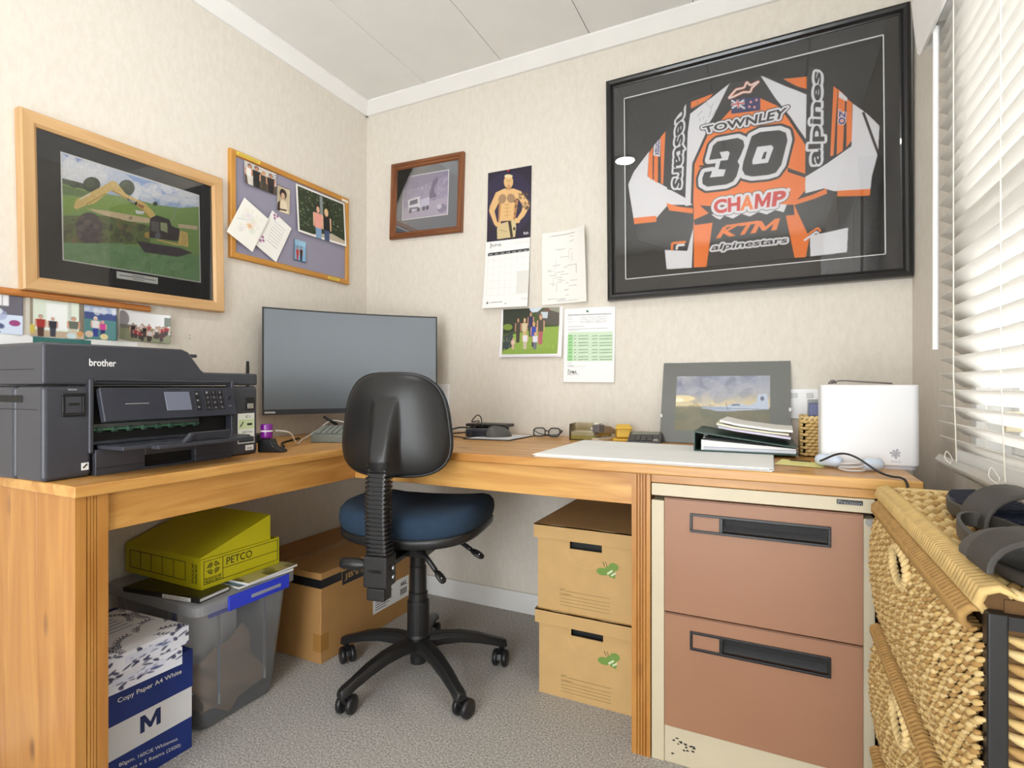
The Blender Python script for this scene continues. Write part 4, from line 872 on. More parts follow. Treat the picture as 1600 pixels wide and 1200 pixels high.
# keyboard / desk phone and cables below the monitor
t = thing('keyboard', 'grey-green keyboard sloping up under the monitor, half behind the chair', 'keyboard', (-1.478, 1.397, ZT), (0, 0, math.radians(26)))
KG = mat('keyboard_grey', S(112,116,108), .55)
MB().prism([(0,0),(.13,0),(.13,.050),(.115,.052),(.01,.030),(0,.026)], 0, .40, 'x').build('case', KG, t, bevel=.003)
MK = Matrix.Translation((0, .012, .0305)) @ Euler((math.atan2(.022,.105), 0, 0)).to_matrix().to_4x4(); k0 = None
for r in range(5):
    for c in range(19):
        if k0 is None: k0 = MB().box(0, .0165, 0, .0165, 0, .005, MK @ Matrix.Translation((.012, .004, 0))).build('key', mat('key_grey', S(126,130,122), .55), t, bevel=.0015, seg=1); o = k0
        else: o = share(k0, 'key', t)
        o.location = (MK.to_3x3() @ Vector((c*.0197, r*.0197, 0)))
t = thing('cable_hub', 'dark box with a slanting black stub aerial behind the keyboard', 'hub', (-1.46, 1.62, ZT), (0, 0, math.radians(40)))
MB().box(-.10, .06, -.03, .03, 0, .05).build('case', mat('hub_brown', S(52,40,38), .4), t, bevel=.004); MB().tube([(-.075, -.02, .052), (-.125, -.03, .086)], [.006, .0045], 8).build('aerial', PITCH, t, smooth=True)
def cable(name, label, pts, r, m, group=None): return tag(MB().tube(spline(pts, 8), r, 7).build(name, m, smooth=True), label, 'cable', group)
WC = mat('cable_white', S(226,224,220), .4); BC = mat('cable_black', S(26,26,28), .45)
cable('white_cable', 'white cable trailing along the desk behind the purple drum', [(-1.385,1.172,ZT+.063),(-1.40,1.24,ZT+.05),(-1.46,1.32,ZT+.006),(-1.56,1.44,ZT+.006),(-1.585,1.53,ZT+.03),(-1.555,1.575,ZT+.066),(-1.50,1.60,ZT+.058)], .0025, WC)
cable('black_cable', 'black cable lying on the desk between drum and keyboard', [(-1.44,1.25,ZT+.004),(-1.53,1.32,ZT+.004),(-1.58,1.40,ZT+.004),(-1.60,1.46,ZT+.006)], .0035, BC)
cable('brown_cable', 'thin brown cable looping below the monitor edge', [(-1.50,1.63,ZT+.052),(-1.48,1.66,ZT+.085),(-1.42,1.70,ZT+.09),(-1.40,1.72,ZT+.04)], .002, mat('cable_brown', S(96,60,44), .5))

# power socket behind the chair
t = thing('power_socket', 'white wall socket with a plug and flex beside the monitor', 'socket', (-1.36, YB, .90))
MB().box(-.075, .042, -.010, 0, -.058, .060).build('plate', WHITE, t, bevel=.003)
MB().lathe([(.004,-.034),(.017,-.032),(.021,-.022),(.022,-.010)], (-.012, 0, .028), 18, 'y').build('plug', WHITE, t, smooth=True)
MB().tube(spline([(-.012,-.032,.02),(.006,-.040,.0),(.004,-.04,-.03),(-.02,-.035,-.07),(-.05,-.03,-.14)], 6), .0035, 8).build('flex', WC, t, smooth=True)

# ================================================================== office chair
t = thing('office_chair', 'black typist chair with blue fabric cushions on five castors', 'chair', (-1.055, 1.455, 0), (0, 0, math.radians(12.7)))
CB = mat('chair_black', S(30,30,31), .38, bump=.15, bscale=700); CBL = mat('chair_blue', S(30,52,74), .9, bump=.4, bscale=900, var=.12, vscale=30)
MB().lathe([(.012,.045),(.026,.045),(.026,.07),(.034,.09),(.040,.105),(.040,.135),(.036,.142),(.036,.245),(.033,.250),(.031,.25),(.031,.275),(.027,.28),(.0265,.36),(.024,.365),(.024,.43),(.01,.43)], n=28).build('gas_column', CB, t, smooth=False)
for k in range(5):
    a = math.radians(-174+72*k-12.7); ex = Vector((math.cos(a), math.sin(a), 0)); ey = Vector((-math.sin(a), math.cos(a), 0)); m = MB(); v = []
    for (r, hw, zt, zb) in ((.025,.026,.133,.095), (.08,.025,.135,.10), (.14,.023,.130,.098), (.20,.021,.116,.086), (.255,.019,.096,.070), (.285,.020,.086,.060), (.300,.014,.080,.058)):
        for (s_, z) in ((-1,zb), (-1.0,zt-.012), (-.55,zt), (.55,zt), (1.0,zt-.012), (1,zb)): v.append(ex*r+ey*hw*s_+Vector((0,0,z)))
    f = [tuple(range(6)), tuple(36+i for i in range(6))]+[(6*j+i, 6*j+(i+1)%6, 6*j+6+(i+1)%6, 6*j+6+i) for j in range(6) for i in range(6)]
    m.add(v, f).build('base_arm', CB, t, smooth=False, bevel=.003)
    ca = math.radians((-40, 25, -70, 60, 10)[k]); Mc = Matrix.Translation(ex*.285) @ Matrix.Rotation(a+ca, 4, 'Z')
    cs = MB().lathe([(.003,.05),(.009,.05),(.009,.075),(.003,.075)], (0,0,0), 10, 'z', Mc).prism([(-.026+.02,.030),(.012,.054),(-.01,.058),(-.038,.046),(-.044,.028),(-.034,.024)], -.008, .008, 'y', Mc @ Matrix.Translation((0,0,0))).build('castor', CB, t, bevel=.002)
    for s_ in (-1, 1): MB().lathe([(.004,s_*.008),(.024,s_*.008),(.0275,s_*.011),(.0275,s_*.021),(.023,s_*.025),(.01,s_*.0265),(.004,s_*.0265)], (0,0,0), 22, 'y', Mc @ Matrix.Translation((-.018,0,.0275))).build('wheel', mat('castor_black', S(28,28,30), .4), cs, smooth=True)
MB().box(-.075, .075, -.12, .13, .425, .470).build('mechanism', CB, t, bevel=.006)
MB().box(-.022, .022, -.30, -.08, .432, .448).build('back_bar', CB, t, bevel=.003)
def superdisc(a, b_, n=4.0, k=40, fx=1.0):
    out = []
    for i in range(k):
        th = 2*PI*i/k; c, s_ = math.cos(th), math.sin(th); out.append((a*abs(c)**(2/n)*(1 if c >= 0 else -1), b_*abs(s_)**(2/n)*(1 if s_ >= 0 else -1)))
    return out
def cushion(rings, plan, bend):
    m = MB(); k = len(plan); v = []
    for (sc, z) in rings:
        for (x, y) in plan:
            q = Vector((x*sc, y*sc, z)); q.z += bend(q.x, q.y); v.append(q)
    f = [(i*k+j, i*k+(j+1)%k, (i+1)*k+(j+1)%k, (i+1)*k+j) for i in range(len(rings)-1) for j in range(k)]+[tuple(range(k))[::-1], tuple((len(rings)-1)*k+j for j in range(k))]
    return m.add(v, f)
plan = superdisc(.232, .215, 3.2); droop = lambda x, y: -.9*max(0, y-.10)**2*2.2 + .018*(abs(x)/.23)**2 - .006
plan = [(x, y+.015) for x, y in plan]
cushion([(.80,.472),(.95,.474),(.99,.482),(1.0,.498),(.985,.505)], plan, droop).build('seat_shell', CB, t, smooth=True)
cushion([(.975,.503),(1.0,.515),(1.012,.535),(1.0,.556),(.95,.571),(.86,.579),(.6,.581),(.3,.580),(.05,.579)], plan, droop).build('seat_cushion', CBL, t, smooth=True)
# back: spine with bellows, shell and cushion
m = MB()
for k in range(22):
    z = .470+k*.0122; yy = -.268-.010*math.sin(k/21*PI); o_ = rrect(.068, .046, .010, 3)
    m.prism([(x, y+yy) for x, y in o_], z, z+.0062).prism([(x*.82, y*.8+yy) for x, y in o_], z+.0062, z+.0122)
m.build('spine_bellows', mat('bellows_black', S(30,30,32), .34), t)
MB().box(-.036, .036, -.300, -.238, .392, .480).box(-.028, .028, -.296, -.25, .355, .392).build('spine_bracket', CB, t, bevel=.005)
MB().lathe([(.004,-.118),(.014,-.118),(.0165,-.110),(.0165,-.060),(.012,-.05),(.012,-.034)], (0, -.270, .446), 16, 'x').build('tension_knob', CB, t, smooth=True)
for (x, z) in ((.037, .44), (.037, .415)): MB().lathe([(.002,.004),(.007,.004),(.008,0)], (x, -.262, z), 10, 'x').build('bolt', mat('bolt_steel', S(110,110,112), .3, .8), t)
m = MB(); BW, BH0, BH1 = .166, .690, .986
def shell_pt(u, v):
    # u across -1..1, v 0 bottom .. 1 top; rounded block outline, wider below
    th = 2*PI*u; c, s_ = math.cos(th), math.sin(th); n = 3.4
    X = abs(c)**(2/n)*(1 if c >= 0 else -1); Z = abs(s_)**(2/n)*(1 if s_ >= 0 else -1)
    r = v; return X*r, Z*r
def back_surface(front):
    m = MB(); R, K = 40, 144; v = []
    for i in range(R+2):
        r = math.sin(min(i, R)/R*PI/2)
        for j in range(K):
            X, Zc = shell_pt(j/K, r); hw = BW*(1-.12*Zc-.02*Zc*Zc); x = X*hw+.006; z = (BH0+BH1)/2+Zc*(BH1-BH0)/2
            edge = max(abs(X), abs(Zc)); dome = math.sqrt(max(0, 1-r**2.6))
            wrap = -.030*(X*X)            # sides come forward
            if front: y = (-.184+.024*dome-wrap) if i <= R else -.207-wrap
            else:
                y = -.212-.034*dome-wrap
                lowr = min(1, max(0, (.55-Zc)/1.2)); rid = math.exp(-(max(0, abs(x-.004)-.012)/.026)**6)
                y -= .060*rid*lowr*min(1, dome*2.2)
            v.append((x, y, z))
    f = [(i*K+j, i*K+(j+1)%K, (i+1)*K+(j+1)%K, (i+1)*K+j) for i in range(1, R+1) for j in range(K)]; f.append(tuple(K+j for j in range(K)))
    return m.add(v, f)
b1 = back_surface(False); b1.build('back_shell', CB, t, smooth=True)
b2 = back_surface(True); b2.build('back_cushion', CBL, t, smooth=True)
m = MB(); K = 64; ring = []
for j in range(K+1):
    X, Zc = shell_pt((j % K)/K, 1.0); hw = BW*(1-.12*Zc-.02*Zc*Zc); ring.append((X*hw*1.004+.006, -.2085+.030*X*X, (BH0+BH1)/2+Zc*(BH1-BH0)/2*1.004))
m.tube(ring, .0052, 7, cap=False).build('piping', CB, t, smooth=True)
for (pts, pad) in (([(.05,-.12,.448),(.09,-.145,.435),(.12,-.15,.402)], (.142,-.152,.378)), ([(.07,.03,.452),(.13,.02,.445),(.18,.005,.424)], (.212,.0,.408))):
    lv = MB().tube(spline(pts, 5), .0075, 8).build('lever', CB, t, smooth=True)
    a = Vector(pts[-1]); d_ = (Vector(pad)-a); m = MB().tube([a, a+d_*.3, a+d_*.7, a+d_*1.15, a+d_*1.35], [.008, .015, .018, .016, .008], 12, flat=.5); m.build('paddle', CB, lv, smooth=True)
    q = Vector(pad)+Vector((-.004,-.0105,.003)); MB().tube([q+Vector((-.008,0,-.004)), q+Vector((.006,0,.006))], .0012, 5).tube([q+Vector((-.006,0,.004)), q+Vector((.004,0,-.006))], .0012, 5).build('lever_mark', WHINK, lv)

# ================================================================== under the desk
BLUE = mat('box_blue', S(24,50,128), .5); BWHITE = mat('box_white', S(228,230,236), .5)
t = thing('copy_paper_box', 'blue and white carton of copy paper standing by the desk post', 'box', (-1.49, .755, 0))
bx0, bx1, by0, by1 = -1.60, -1.38, .60, .902
MB().box(bx0, bx1, by0, by1, 0, .081).build('lower_band', BLUE, t, True); MB().box(bx0, bx1, by0, by1, .0812, .160).build('white_band', BWHITE, t, True)
MB().box(bx0-.002, bx1+.002, by0-.002, by1+.002, .1605, .258).build('lid', BLUE, t, True, bevel=.001, seg=1)
zt4 = zoomed(130,760,2.727)
def tx(s, bl, br, tl, x, m, p, bold=0.0, zm=zt4):
    A_, B_, C_ = (onx(*zm(*q), x) for q in (bl, br, tl)); B_.z = A_.z+(B_.z-A_.z)*1.0; return lettering(s, A_, B_, C_, m, p, .0006, bold)
tx('Copy Paper A4 White', (148,930), (420,800), (145,905), bx1+.0024, WHINK, t, .012)
ma, mb_, mc = (onx(*zt4(*q), bx1+.0003) for q in ((243,1055), (330,1015), (240,985)))
MB().prism([(ma.y+(mb_.y-ma.y)*u, ma.z+(mc.z-ma.z)*v) for u, v in EM], bx1, bx1+.0006, 'x').build('letter_mark', mat('box_navy', S(26,44,96), .5), t, True)
tx('80gsm. 160CIE Whiteness', (153,1200), (402,1085), (151,1180), bx1+.0004, WHINK, t); tx('Sheets x 5 Reams (2500)', (160,1232), (415,1112), (158,1212), bx1+.0004, WHINK, t)
LEAF = S(34,38,84)
def ream(name, label, loc, rz, w, d, h, seed, boxes=True):
    t = thing(name, label, 'paper ream', loc, (0, 0, rz)); random.seed(seed)
    MB().box(-w/2, w/2, -d/2, d/2, 0, h).build('paper_block', PAPER, t, bevel=.003)
    cv = Cv(130, 180, S(238,238,242))
    for k in range(26):
        x, y = random.random(), random.random(); a = random.uniform(0, 6.28); 
        for i in range(9):
            x2, y2 = x+.045*math.cos(a), y+.034*math.sin(a); cv.line([(x,y),(x2,y2)], .010, LEAF)
            for s_ in (-1, 1): cv.ell(x2+.026*math.cos(a+s_*1.1), y2+.02*math.sin(a+s_*1.1), .024, .008, LEAF, a+s_*.8, 1, 8)
            x, y = x2, y2; a += .16
    if boxes: cv.rect(.30,.18,.78,.62,S(236,236,242)); [cv.line([(.34,.26+.07*k),(.74,.26+.07*k)], .014, S(120,122,160)) for k in range(5)]; cv.rect(0,0,1,.07,S(36,42,100))
    printed('wrapper_top', cv, lambda u, v: ((.5-v)*w*-1, (u-.5)*d, h+.0006+0*u), PRTM, t, thick=0)
    c2 = Cv(130, 30, S(226,228,240)); [c2.ell(random.random(), random.random(), .03, .12, LEAF, random.uniform(-.6,.6), .9, 8) for k in range(26)]; c2.rect(.25,.25,.8,.6,S(214,218,236)); c2.blobs(14,(.3,.3,.75,.6),(.01,.06),[S(60,70,130)],.8)
    printed('wrapper_end', c2, lambda u, v: (w/2+.0006+0*u, (u-.5)*d, h*(1-v)), PRTM, t, thick=0)
    c3 = Cv(60, 24, S(226,228,240)); [c3.ell(random.random(), random.random(), .05, .14, LEAF, random.uniform(-.6,.6), .9, 8) for k in range(20)]
    printed('wrapper_side', c3, lambda u, v: ((u-.5)*w, -d/2-.0006+0*u, h*(1-v)), PRTM, t, thick=0)
    return t
ream('paper_ream', 'leaf-patterned ream lying lowest on the blue carton', (-1.475, .745, .2585), math.radians(-2), .29, .205, .042, 3, False)
ream('paper_ream', 'upper leaf-patterned ream with a text panel, tilted on the carton', (-1.470, .752, .3010), math.radians(4), .285, .205, .044, 5)
random.seed(11)

# plastic tub
TUB = glassmat('tub_clear', (.95,.97,1.0), .06, .2, .24, S(228,236,248)); TUBL = glassmat('tub_lid', (.95,.97,1.0), .06, .3, .45, S(226,230,236)); CLIP = mat('clip_blue', S(48,66,206), .35)
t = thing('storage_tub', 'clear plastic storage tub with blue clips under the desk', 'tub', (-1.572, 1.062, 0))
def ringpts(x0, x1, y0, y1, r, z): return [(px_, py_, z) for px_, py_ in rrect(x1-x0, y1-y0, r, 5, (x0+x1)/2, (y0+y1)/2)]
def loft(rings, capb=True, capt=False):
    m = MB(); k = len(rings[0]); v = [p for r in rings for p in r]
    f = [(i*k+j, i*k+(j+1)%k, (i+1)*k+(j+1)%k, (i+1)*k+j) for i in range(len(rings)-1) for j in range(k)]
    if capb: f.append(tuple(range(k))[::-1])
    if capt: f.append(tuple((len(rings)-1)*k+j for j in range(k)))
    return m.add(v, f)
loft([ringpts(-1.735,-1.41,.947,1.182,.03,.004), ringpts(-1.74,-1.405,.942,1.187,.03,.02), ringpts(-1.77,-1.372,.915,1.212,.028,.345)]).build('tub_body', TUB, t, True, smooth=True)
loft([ringpts(-1.778,-1.362,.904,1.222,.03,.338), ringpts(-1.784,-1.354,.897,1.228,.03,.342), ringpts(-1.784,-1.354,.897,1.228,.03,.366), ringpts(-1.780,-1.358,.901,1.224,.03,.370), ringpts(-1.765,-1.375,.915,1.208,.03,.370)], False, True).build('tub_lid', TUBL, t, True)
MB().box(-1.353, -1.346, .985, 1.19, .330, .372).build('clip', CLIP, t, True, bevel=.003); MB().box(-1.3455, -1.3435, 1.055, 1.155, .345, .354).build('clip_ridge', TUBL, t, True)
MB().box(-1.392, -1.386, .955, 1.17, .315, .338).build('clip_hook', CLIP, t, True, bevel=.002)
for yy in (.99, 1.14): MB().box(-1.404, -1.398, yy, yy+.006, .06, .33).build('tub_rib', TUBL, t, True)
bg = thing('paper_bag', 'crumpled brown paper bag lying inside the clear tub', 'bag', (-1.48, 1.06, .03))
m = MB()
def bagpt(u, v):
    x = -1.425-.10*v+.006*math.sin(9*u); y = .965+.20*u; z = .035+.012*math.sin(7*u+2)+(.10+.05*u)*v+.008*math.sin(13*u+8*v); return (x+.012*math.sin(11*v+5*u), y, z)
m.grid(bagpt, 16, 10).build('bag_side', mat('bag_brown', S(190,158,120), .85, bump=.3, bscale=60), bg, True, smooth=True)
m = MB().grid(lambda u, v: (-1.44-.10*v, .97+.19*u, .03+.006*math.sin(8*u+6*v)), 10, 8); m.build('bag_base', MATS['bag_brown'], bg, True, smooth=True)
for k, (xx, col, lab) in enumerate(((-1.56, (226,226,224), 'white document wallet standing front-most in the clear tub'), (-1.60, (120,150,206), 'blue document wallet standing second in the clear tub'), (-1.64, (214,206,184), 'cream document wallet standing third in the clear tub'), (-1.68, (196,200,206), 'grey document wallet standing towards the back of the tub'))):
    tag(MB().box(xx-.004, xx+.004, .975+.012*k, 1.165-.008*k, .03, .315).build('document_wallet', mat('wallet_%d' % k, S(*col), .6), bevel=.001, seg=1), lab, 'folder', 'wallets in the storage tub')

# things lying on the tub lid
t = thing('black_binder', 'thin black binder with a white spine label on the tub', 'binder', (-1.53, .955, .371), (0, 0, math.radians(8)))
MB().box(-.13, .15, -.055, .045, 0, .002).box(-.13, .15, -.055, .045, .0115, .0135).box(-.13, .15, -.058, -.055, 0, .0135).build('cover', SATIN, t, bevel=.001, seg=1)
MB().box(-.125, .145, -.053, .043, .0022, .0112).build('pages', PAPER, t)
sl = MB().box(.02, .12, -.0595, -.058, .002, .012).build('spine_label', PAPER, t); lettering('FARMING', (.03,-.0597,.004), (.11,-.0597,.004), (.03,-.0597,.010), GREYINK, sl, .0003, world=False)
for k, (dx, dy, rz, col, lab) in enumerate(((0,0,-3,(70,130,170),'teal-edged magazine lowest on the tub lid'), (.004,.006,3,(196,186,120),'olive and cream magazine on top of the teal one'))):
    t = thing('magazine', lab, 'magazine', (-1.505+dx, 1.125+dy, .3715+k*.0065), (0, 0, math.radians(rz)), 'magazines under the file box')
    MB().box(-.14, .14, -.085, .10, 0, .006).build('pages', PAPER, t, bevel=.0006, seg=1)
    cv = Cv(60, 44, S(*col)); cv.blobs(40, (0,0,1,1), (.03,.12), [S(60,60,50), S(206,196,150), S(120,110,70)], .7)
    printed('cover', cv, lambda u, v: ((u-.5)*.28, .1-.185*v, .0064+0*u), PRT, t, thick=0)
YB_ = mat('file_yellow', S(206,196,24), .55, var=.03); YIN = mat('file_grey', S(140,140,140), .7)
t = thing('file_box', 'yellow foolscap filing box with its lid propped open on the tub', 'file box', (-1.6, 1.08, .388))
fx0, fx1, fy0, fy1 = -1.783, -1.425, .958, 1.218
fz0, fz1 = .388, .468
m = MB().box(fx0, fx1, fy0, fy0+.003, fz0, fz1).box(fx1-.003, fx1, fy0+.003, fy1, fz0, fz1).box(fx0, fx1-.003, fy1-.003, fy1, fz0, fz1).box(fx0, fx0+.003, fy0+.003, fy1-.003, fz0, fz1).box(fx0, fx1, fy0, fy1, fz0-.003, fz0); m.build('tray', YB_, t, True)
MB().prism([(fy0,.4685),(fy1-.03,.4685),(fy1-.03,.546),(fy0,.4725)], fx0+.004, fx1-.004, 'x').build('lid', YB_, t, True)
MB().box(fx0+.02, fx1-.03, fy1-.029, fy1-.027, .485, .544).build('lid_flap', YIN, t, True)
m = MB(); X = fx1
for (a, b_, c, d_) in ((.965,1.212,.397,.3985), (.965,1.212,.4605,.462), (.965,.9665,.397,.462), (1.2105,1.212,.397,.462), (1.022,1.0235,.397,.462), (1.0235,1.2105,.4265,.428)): m.box(X, X+.0006, a, b_, c, d_)
m.build('print_lines', INK, t, True)
lettering('PETCO', (X+.0004,1.034,.434), (X+.0004,1.118,.434), (X+.0004,1.034,.455), INK, t)
lettering('FOOLSCAP', (X+.0004,.969,.408), (X+.0004,1.019,.408), (X+.0004,.969,.4145), INK, t, bold=.02); lettering('FILING BOX', (X+.0004,.969,.400), (X+.0004,1.019,.400), (X+.0004,.969,.4065), INK, t, bold=.02)
m = MB()
for r in (.008, .0125, .0165):
    for q in range(4):
        a0 = q*PI/2+.25; pts = [(X+.0006, .994+1.1*r*math.cos(a0+k*.22), .438+r*math.sin(a0+k*.22)) for k in range(6)]; m.tube(pts, .0011, 5)
m.build('print_emblem', INK, t, True)
m = MB()
for k in range(6): xx = -1.76+k*.053; m.box(xx, xx+.0015, fy0-.0006, fy0, .402, .455)
m.box(-1.76, -1.495, fy0-.0006, fy0, .402, .4035).box(-1.76, -1.495, fy0-.0006, fy0, .4535, .455); m.build('spine_lines', INK, t, True)
for k, s in enumerate(('FOOLSCAP', 'FILING BOX')): xx = -1.455+k*.014; lettering(s, (xx,fy0-.0005,.400), (xx,fy0-.0005,.455), (xx-.009,fy0-.0005,.400), INK, t, bold=.02)

# carton with black tape
t = thing('brown_carton', 'brown carton with a black tape band pushed into the desk corner', 'carton', (-1.59, 1.6, 0))
jx0, jx1, jy0, jy1, jz = -1.788, -1.392, 1.362, 1.86, .310
MB().box(jx0, jx1, jy0, jy1, 0, jz).build('carton_body', CARD_D, t, True, bevel=.003)
MB().box(jx0-.0004, jx1+.0004, jy0-.0004, jy1+.0004, .258, .288).build('black_tape', SATIN, t, True)
MB().box((jx0+jx1)/2-.025, (jx0+jx1)/2+.025, jy0-.0006, jy1, jz-.001, jz+.0004).build('top_tape', TAPE, t, True)
MB().box(jx1-.035, jx1+.0008, jy0-.0008, jy0+.035, .04, .10).build('corner_tape', TAPE, t, True)
z6 = zoomed(420,570,2.105)
fr_ = MB()
a_, b2_ = onx(*z6(240,745), jx1), onx(*z6(345,690), jx1)
for (y_a, y_b, z_a, z_b) in ((a_.y,b2_.y+.06,.236,.2375), (a_.y,b2_.y+.06,.286,.2875), (a_.y,a_.y+.0015,.2375,.286), (b2_.y+.0585,b2_.y+.06,.2375,.286)): fr_.box(jx1+.0004, jx1+.001, y_a, y_b, z_a, z_b)
MB().box(jx1+.0003, jx1+.0007, a_.y, b2_.y+.06, .236, .2875).build('maker_panel', SATIN, t, True)
fr_.build('maker_border', mat('tan_ink', S(186,146,92), .6), t, True)
lettering("JB's", (jx1+.0009,a_.y+.012,.250), (jx1+.0009,a_.y+.085,.250), (jx1+.0009,a_.y+.012,.276), MATS['tan_ink'], t, bold=.02); lettering('WORKWEAR', (jx1+.0009,a_.y+.095,.252), (jx1+.0009,b2_.y+.05,.252), (jx1+.0009,a_.y+.095,.266), MATS['tan_ink'], t)
la_ = onx(*z6(343,823), jx1+.001); lb_ = onx(*z6(460,760), jx1+.001); lc_ = onx(*z6(343,750), jx1+.001)
ship = MB().box(jx1+.0006, jx1+.0012, la_.y, lb_.y, la_.z, lc_.z).build('shipping_label', PAPER, t, True)
LW, LH = lb_.y-la_.y, lc_.z-la_.z
for k in range(7): MB().box(jx1+.0012, jx1+.0015, la_.y+LW*.06, la_.y+LW*(.35+.25*((k*7)%3)/3), la_.z+LH*(.12+.11*k), la_.z+LH*(.12+.11*k)+.004).build('label_line', GREYINK, ship, True)
lettering('AKL', (jx1+.0013,la_.y+LW*.74,la_.z+LH*.62), (jx1+.0013,la_.y+LW*.94,la_.z+LH*.62), (jx1+.0013,la_.y+LW*.74,la_.z+LH*.82), INK, ship, bold=.02)
for k in range(7): MB().box(jx1+.0012, jx1+.0015, la_.y+LW*(.75+.028*k), la_.y+LW*(.75+.028*k)+(.002 if k % 2 else .004), la_.z+LH*.2, la_.z+LH*.5).build('bar_mark', INK, ship, True)
MB().box(-1.70, -1.635, jy0-.0008, jy0, .10, .20).build('side_label', PAPER, t, True); 

# archive boxes
GRN, GRN2 = mat('bee_green', S(112,146,66), .7), mat('bee_pale', S(214,222,186), .7); OLV = mat('olive_print', S(122,112,60), .7)
def archive(label, z0, dx):
    t = thing('archive_box', label, 'archive box', (-.50+dx, 1.75, z0), (0,0,0), 'archive boxes'); x0, x1, yf, h = -.160, .175, -.208, .262
    m = MB().box(x0, -.055, yf, yf+.004, 0, .222).box(.045, x1, yf, yf+.004, 0, .222).box(-.055, .045, yf, yf+.004, 0, .195).box(x0, x0+.004, yf+.004, .19, 0, .222).box(x1-.004, x1, yf+.004, .19, 0, .222).box(x0, x1, .19, .194, 0, .222).box(x0, x1, yf+.004, .19, 0, .004)
    m.build('box_body', CARD, t)
    MB().box(x0+.005, x1-.005, yf+.02, yf+.024, .10, .222).build('hand_hole', PITCH, t)
    m = MB().box(x0-.010, x1+.010, yf-.010, yf-.007, .220, h).box(x0-.010, x0-.007, yf-.007, .20, .220, h).box(x1+.007, x1+.010, yf-.007, .20, .220, h).box(x0-.010, x1+.010, yf-.010, .20, h-.003, h)
    ld = m.build('lid', CARD, t)
    for a in (-.115, .04): MB().box(a, a+.05, yf-.008, yf-.004, h, h+.0008).build('lid_tab', mat('kraft_light', S(206,176,128), .8), ld)
    Y = yf-.0006; bx_, bz_ = .066, .145
    be = MB().prism([(bx_-.012,bz_+.010),(bx_+.004,bz_+.016),(bx_+.020,bz_-.004),(bx_+.018,bz_-.020),(bx_+.002,bz_-.016)], Y, yf, 'y').build('bee_body', GRN, t)
    for (cx_, cz_, a, b_) in ((-.018,-.004,.020,.011), (.014,.014,.015,.012)): MB().prism([(bx_+cx_+a*math.cos(k*PI/6), bz_+cz_+b_*math.sin(k*PI/6)) for k in range(12)], Y-.0003, Y, 'y').build('bee_wing', GRN, be)
    for k in range(2): MB().prism([(bx_-.006+.012*k,bz_-.006-.004*k),(bx_+.010+.010*k,bz_+.006-.006*k),(bx_+.013+.009*k,bz_+.001-.006*k),(bx_-.003+.012*k,bz_-.011-.003*k)], Y-.0006, Y-.0003, 'y').build('bee_stripe', GRN2, be)
    for s_ in (-.012, -.004): MB().tube([(bx_+s_,Y,bz_+.012),(bx_+s_-.006,Y,bz_+.026)], .0008, 5).build('feeler', mat('olive_dark', S(84,84,44), .7), be)
    dots = MB()
    for k in range(26): a = 2*PI*k/26; dots.prism([(bx_+.004+.030*math.cos(a)-.001,bz_-.02+.05*math.sin(a)-.001),(bx_+.004+.030*math.cos(a)+.001,bz_-.02+.05*math.sin(a)-.001),(bx_+.004+.030*math.cos(a),bz_-.02+.05*math.sin(a)+.001)], Y, yf, 'y')
    for k in range(30): a = PI*1.05+PI*.95*k/30; dots.prism([(-.005+.062*math.cos(a)-.001,.205+.062*math.sin(a)-.001),(-.005+.062*math.cos(a)+.001,.205+.062*math.sin(a)-.001),(-.005+.062*math.cos(a),.205+.062*math.sin(a)+.001)], Y, yf, 'y')
    dots.build('flight_trail', mat('kraft_pale', S(222,198,150), .8), t)
    lettering('DATE', (-.087,Y,.064), (-.070,Y,.064), (-.087,Y,.071), OLV, t, .0003, world=False); lettering('CONTENTS', (-.087,Y,.050), (-.050,Y,.050), (-.087,Y,.057), OLV, t, .0003, world=False)
    for (a, z) in ((-.068,.064), (-.048,.050), (-.087,.040), (-.087,.030), (-.087,.020)): MB().box(a, .068, Y, yf, z, z+.0009).build('writing_line', OLV, t)
    return t
archive('kraft archive box with a green bee, lower of the two', 0, 0); archive('kraft archive box with a green bee, upper of the two', .2625, -.004)

# ================================================================== right desk wing
t = thing('docking_station', 'flat black dock with a lifted lid at the back of the desk', 'dock', (-1.06, 1.955, ZT))
MB().box(-1.135, -.985, 1.915, 1.99, ZT, ZT+.034).build('case', PD, t, True, bevel=.004); MB().box(-1.145, -.965, 1.905, 1.995, ZT+.036, ZT+.048).build('lid', BLACK, t, True, bevel=.003)
t = thing('power_adapter', 'dark blue-black power adapter brick in front of the dock', 'adapter', (-1.055, 1.85, ZT), (0, 0, math.radians(18)))
MB().box(-.045, .045, -.024, .024, .0035, .034).build('brick', mat('brick_navy', S(44,46,60), .4), t, bevel=.005); MB().box(-.044, .044, -.0246, -.0236, .018, .0195).build('brick_seam', PITCH, t)
cable('dock_cable', 'thin dark cable standing in a loop above the power adapter', [(-1.03,1.84,ZT+.036),(-1.04,1.85,ZT+.075),(-1.07,1.87,ZT+.085),(-1.10,1.88,ZT+.058),(-1.06,1.87,ZT+.062),(-1.045,1.80,ZT+.04),(-1.05,1.77,ZT+.006),(-1.10,1.78,ZT+.005),(-1.15,1.80,ZT+.004)], .0022, BC)
cable('dock_lead', 'thicker black lead running from the dock behind the chair', [(-1.145,1.95,ZT+.025),(-1.19,1.93,ZT+.028),(-1.25,1.90,ZT+.01),(-1.33,1.90,ZT+.006)], .0035, BC)
cable('adapter_lead', 'black lead curving from the adapter towards the wall socket', [(-1.10,1.835,ZT+.018),(-1.15,1.85,ZT+.012),(-1.22,1.84,ZT+.006),(-1.30,1.85,ZT+.006)], .003, BC)
t = thing('mouse_mat', 'black-edged mouse mat with a printed white sheet on it', 'mouse mat', (-.96, 1.87, ZT))
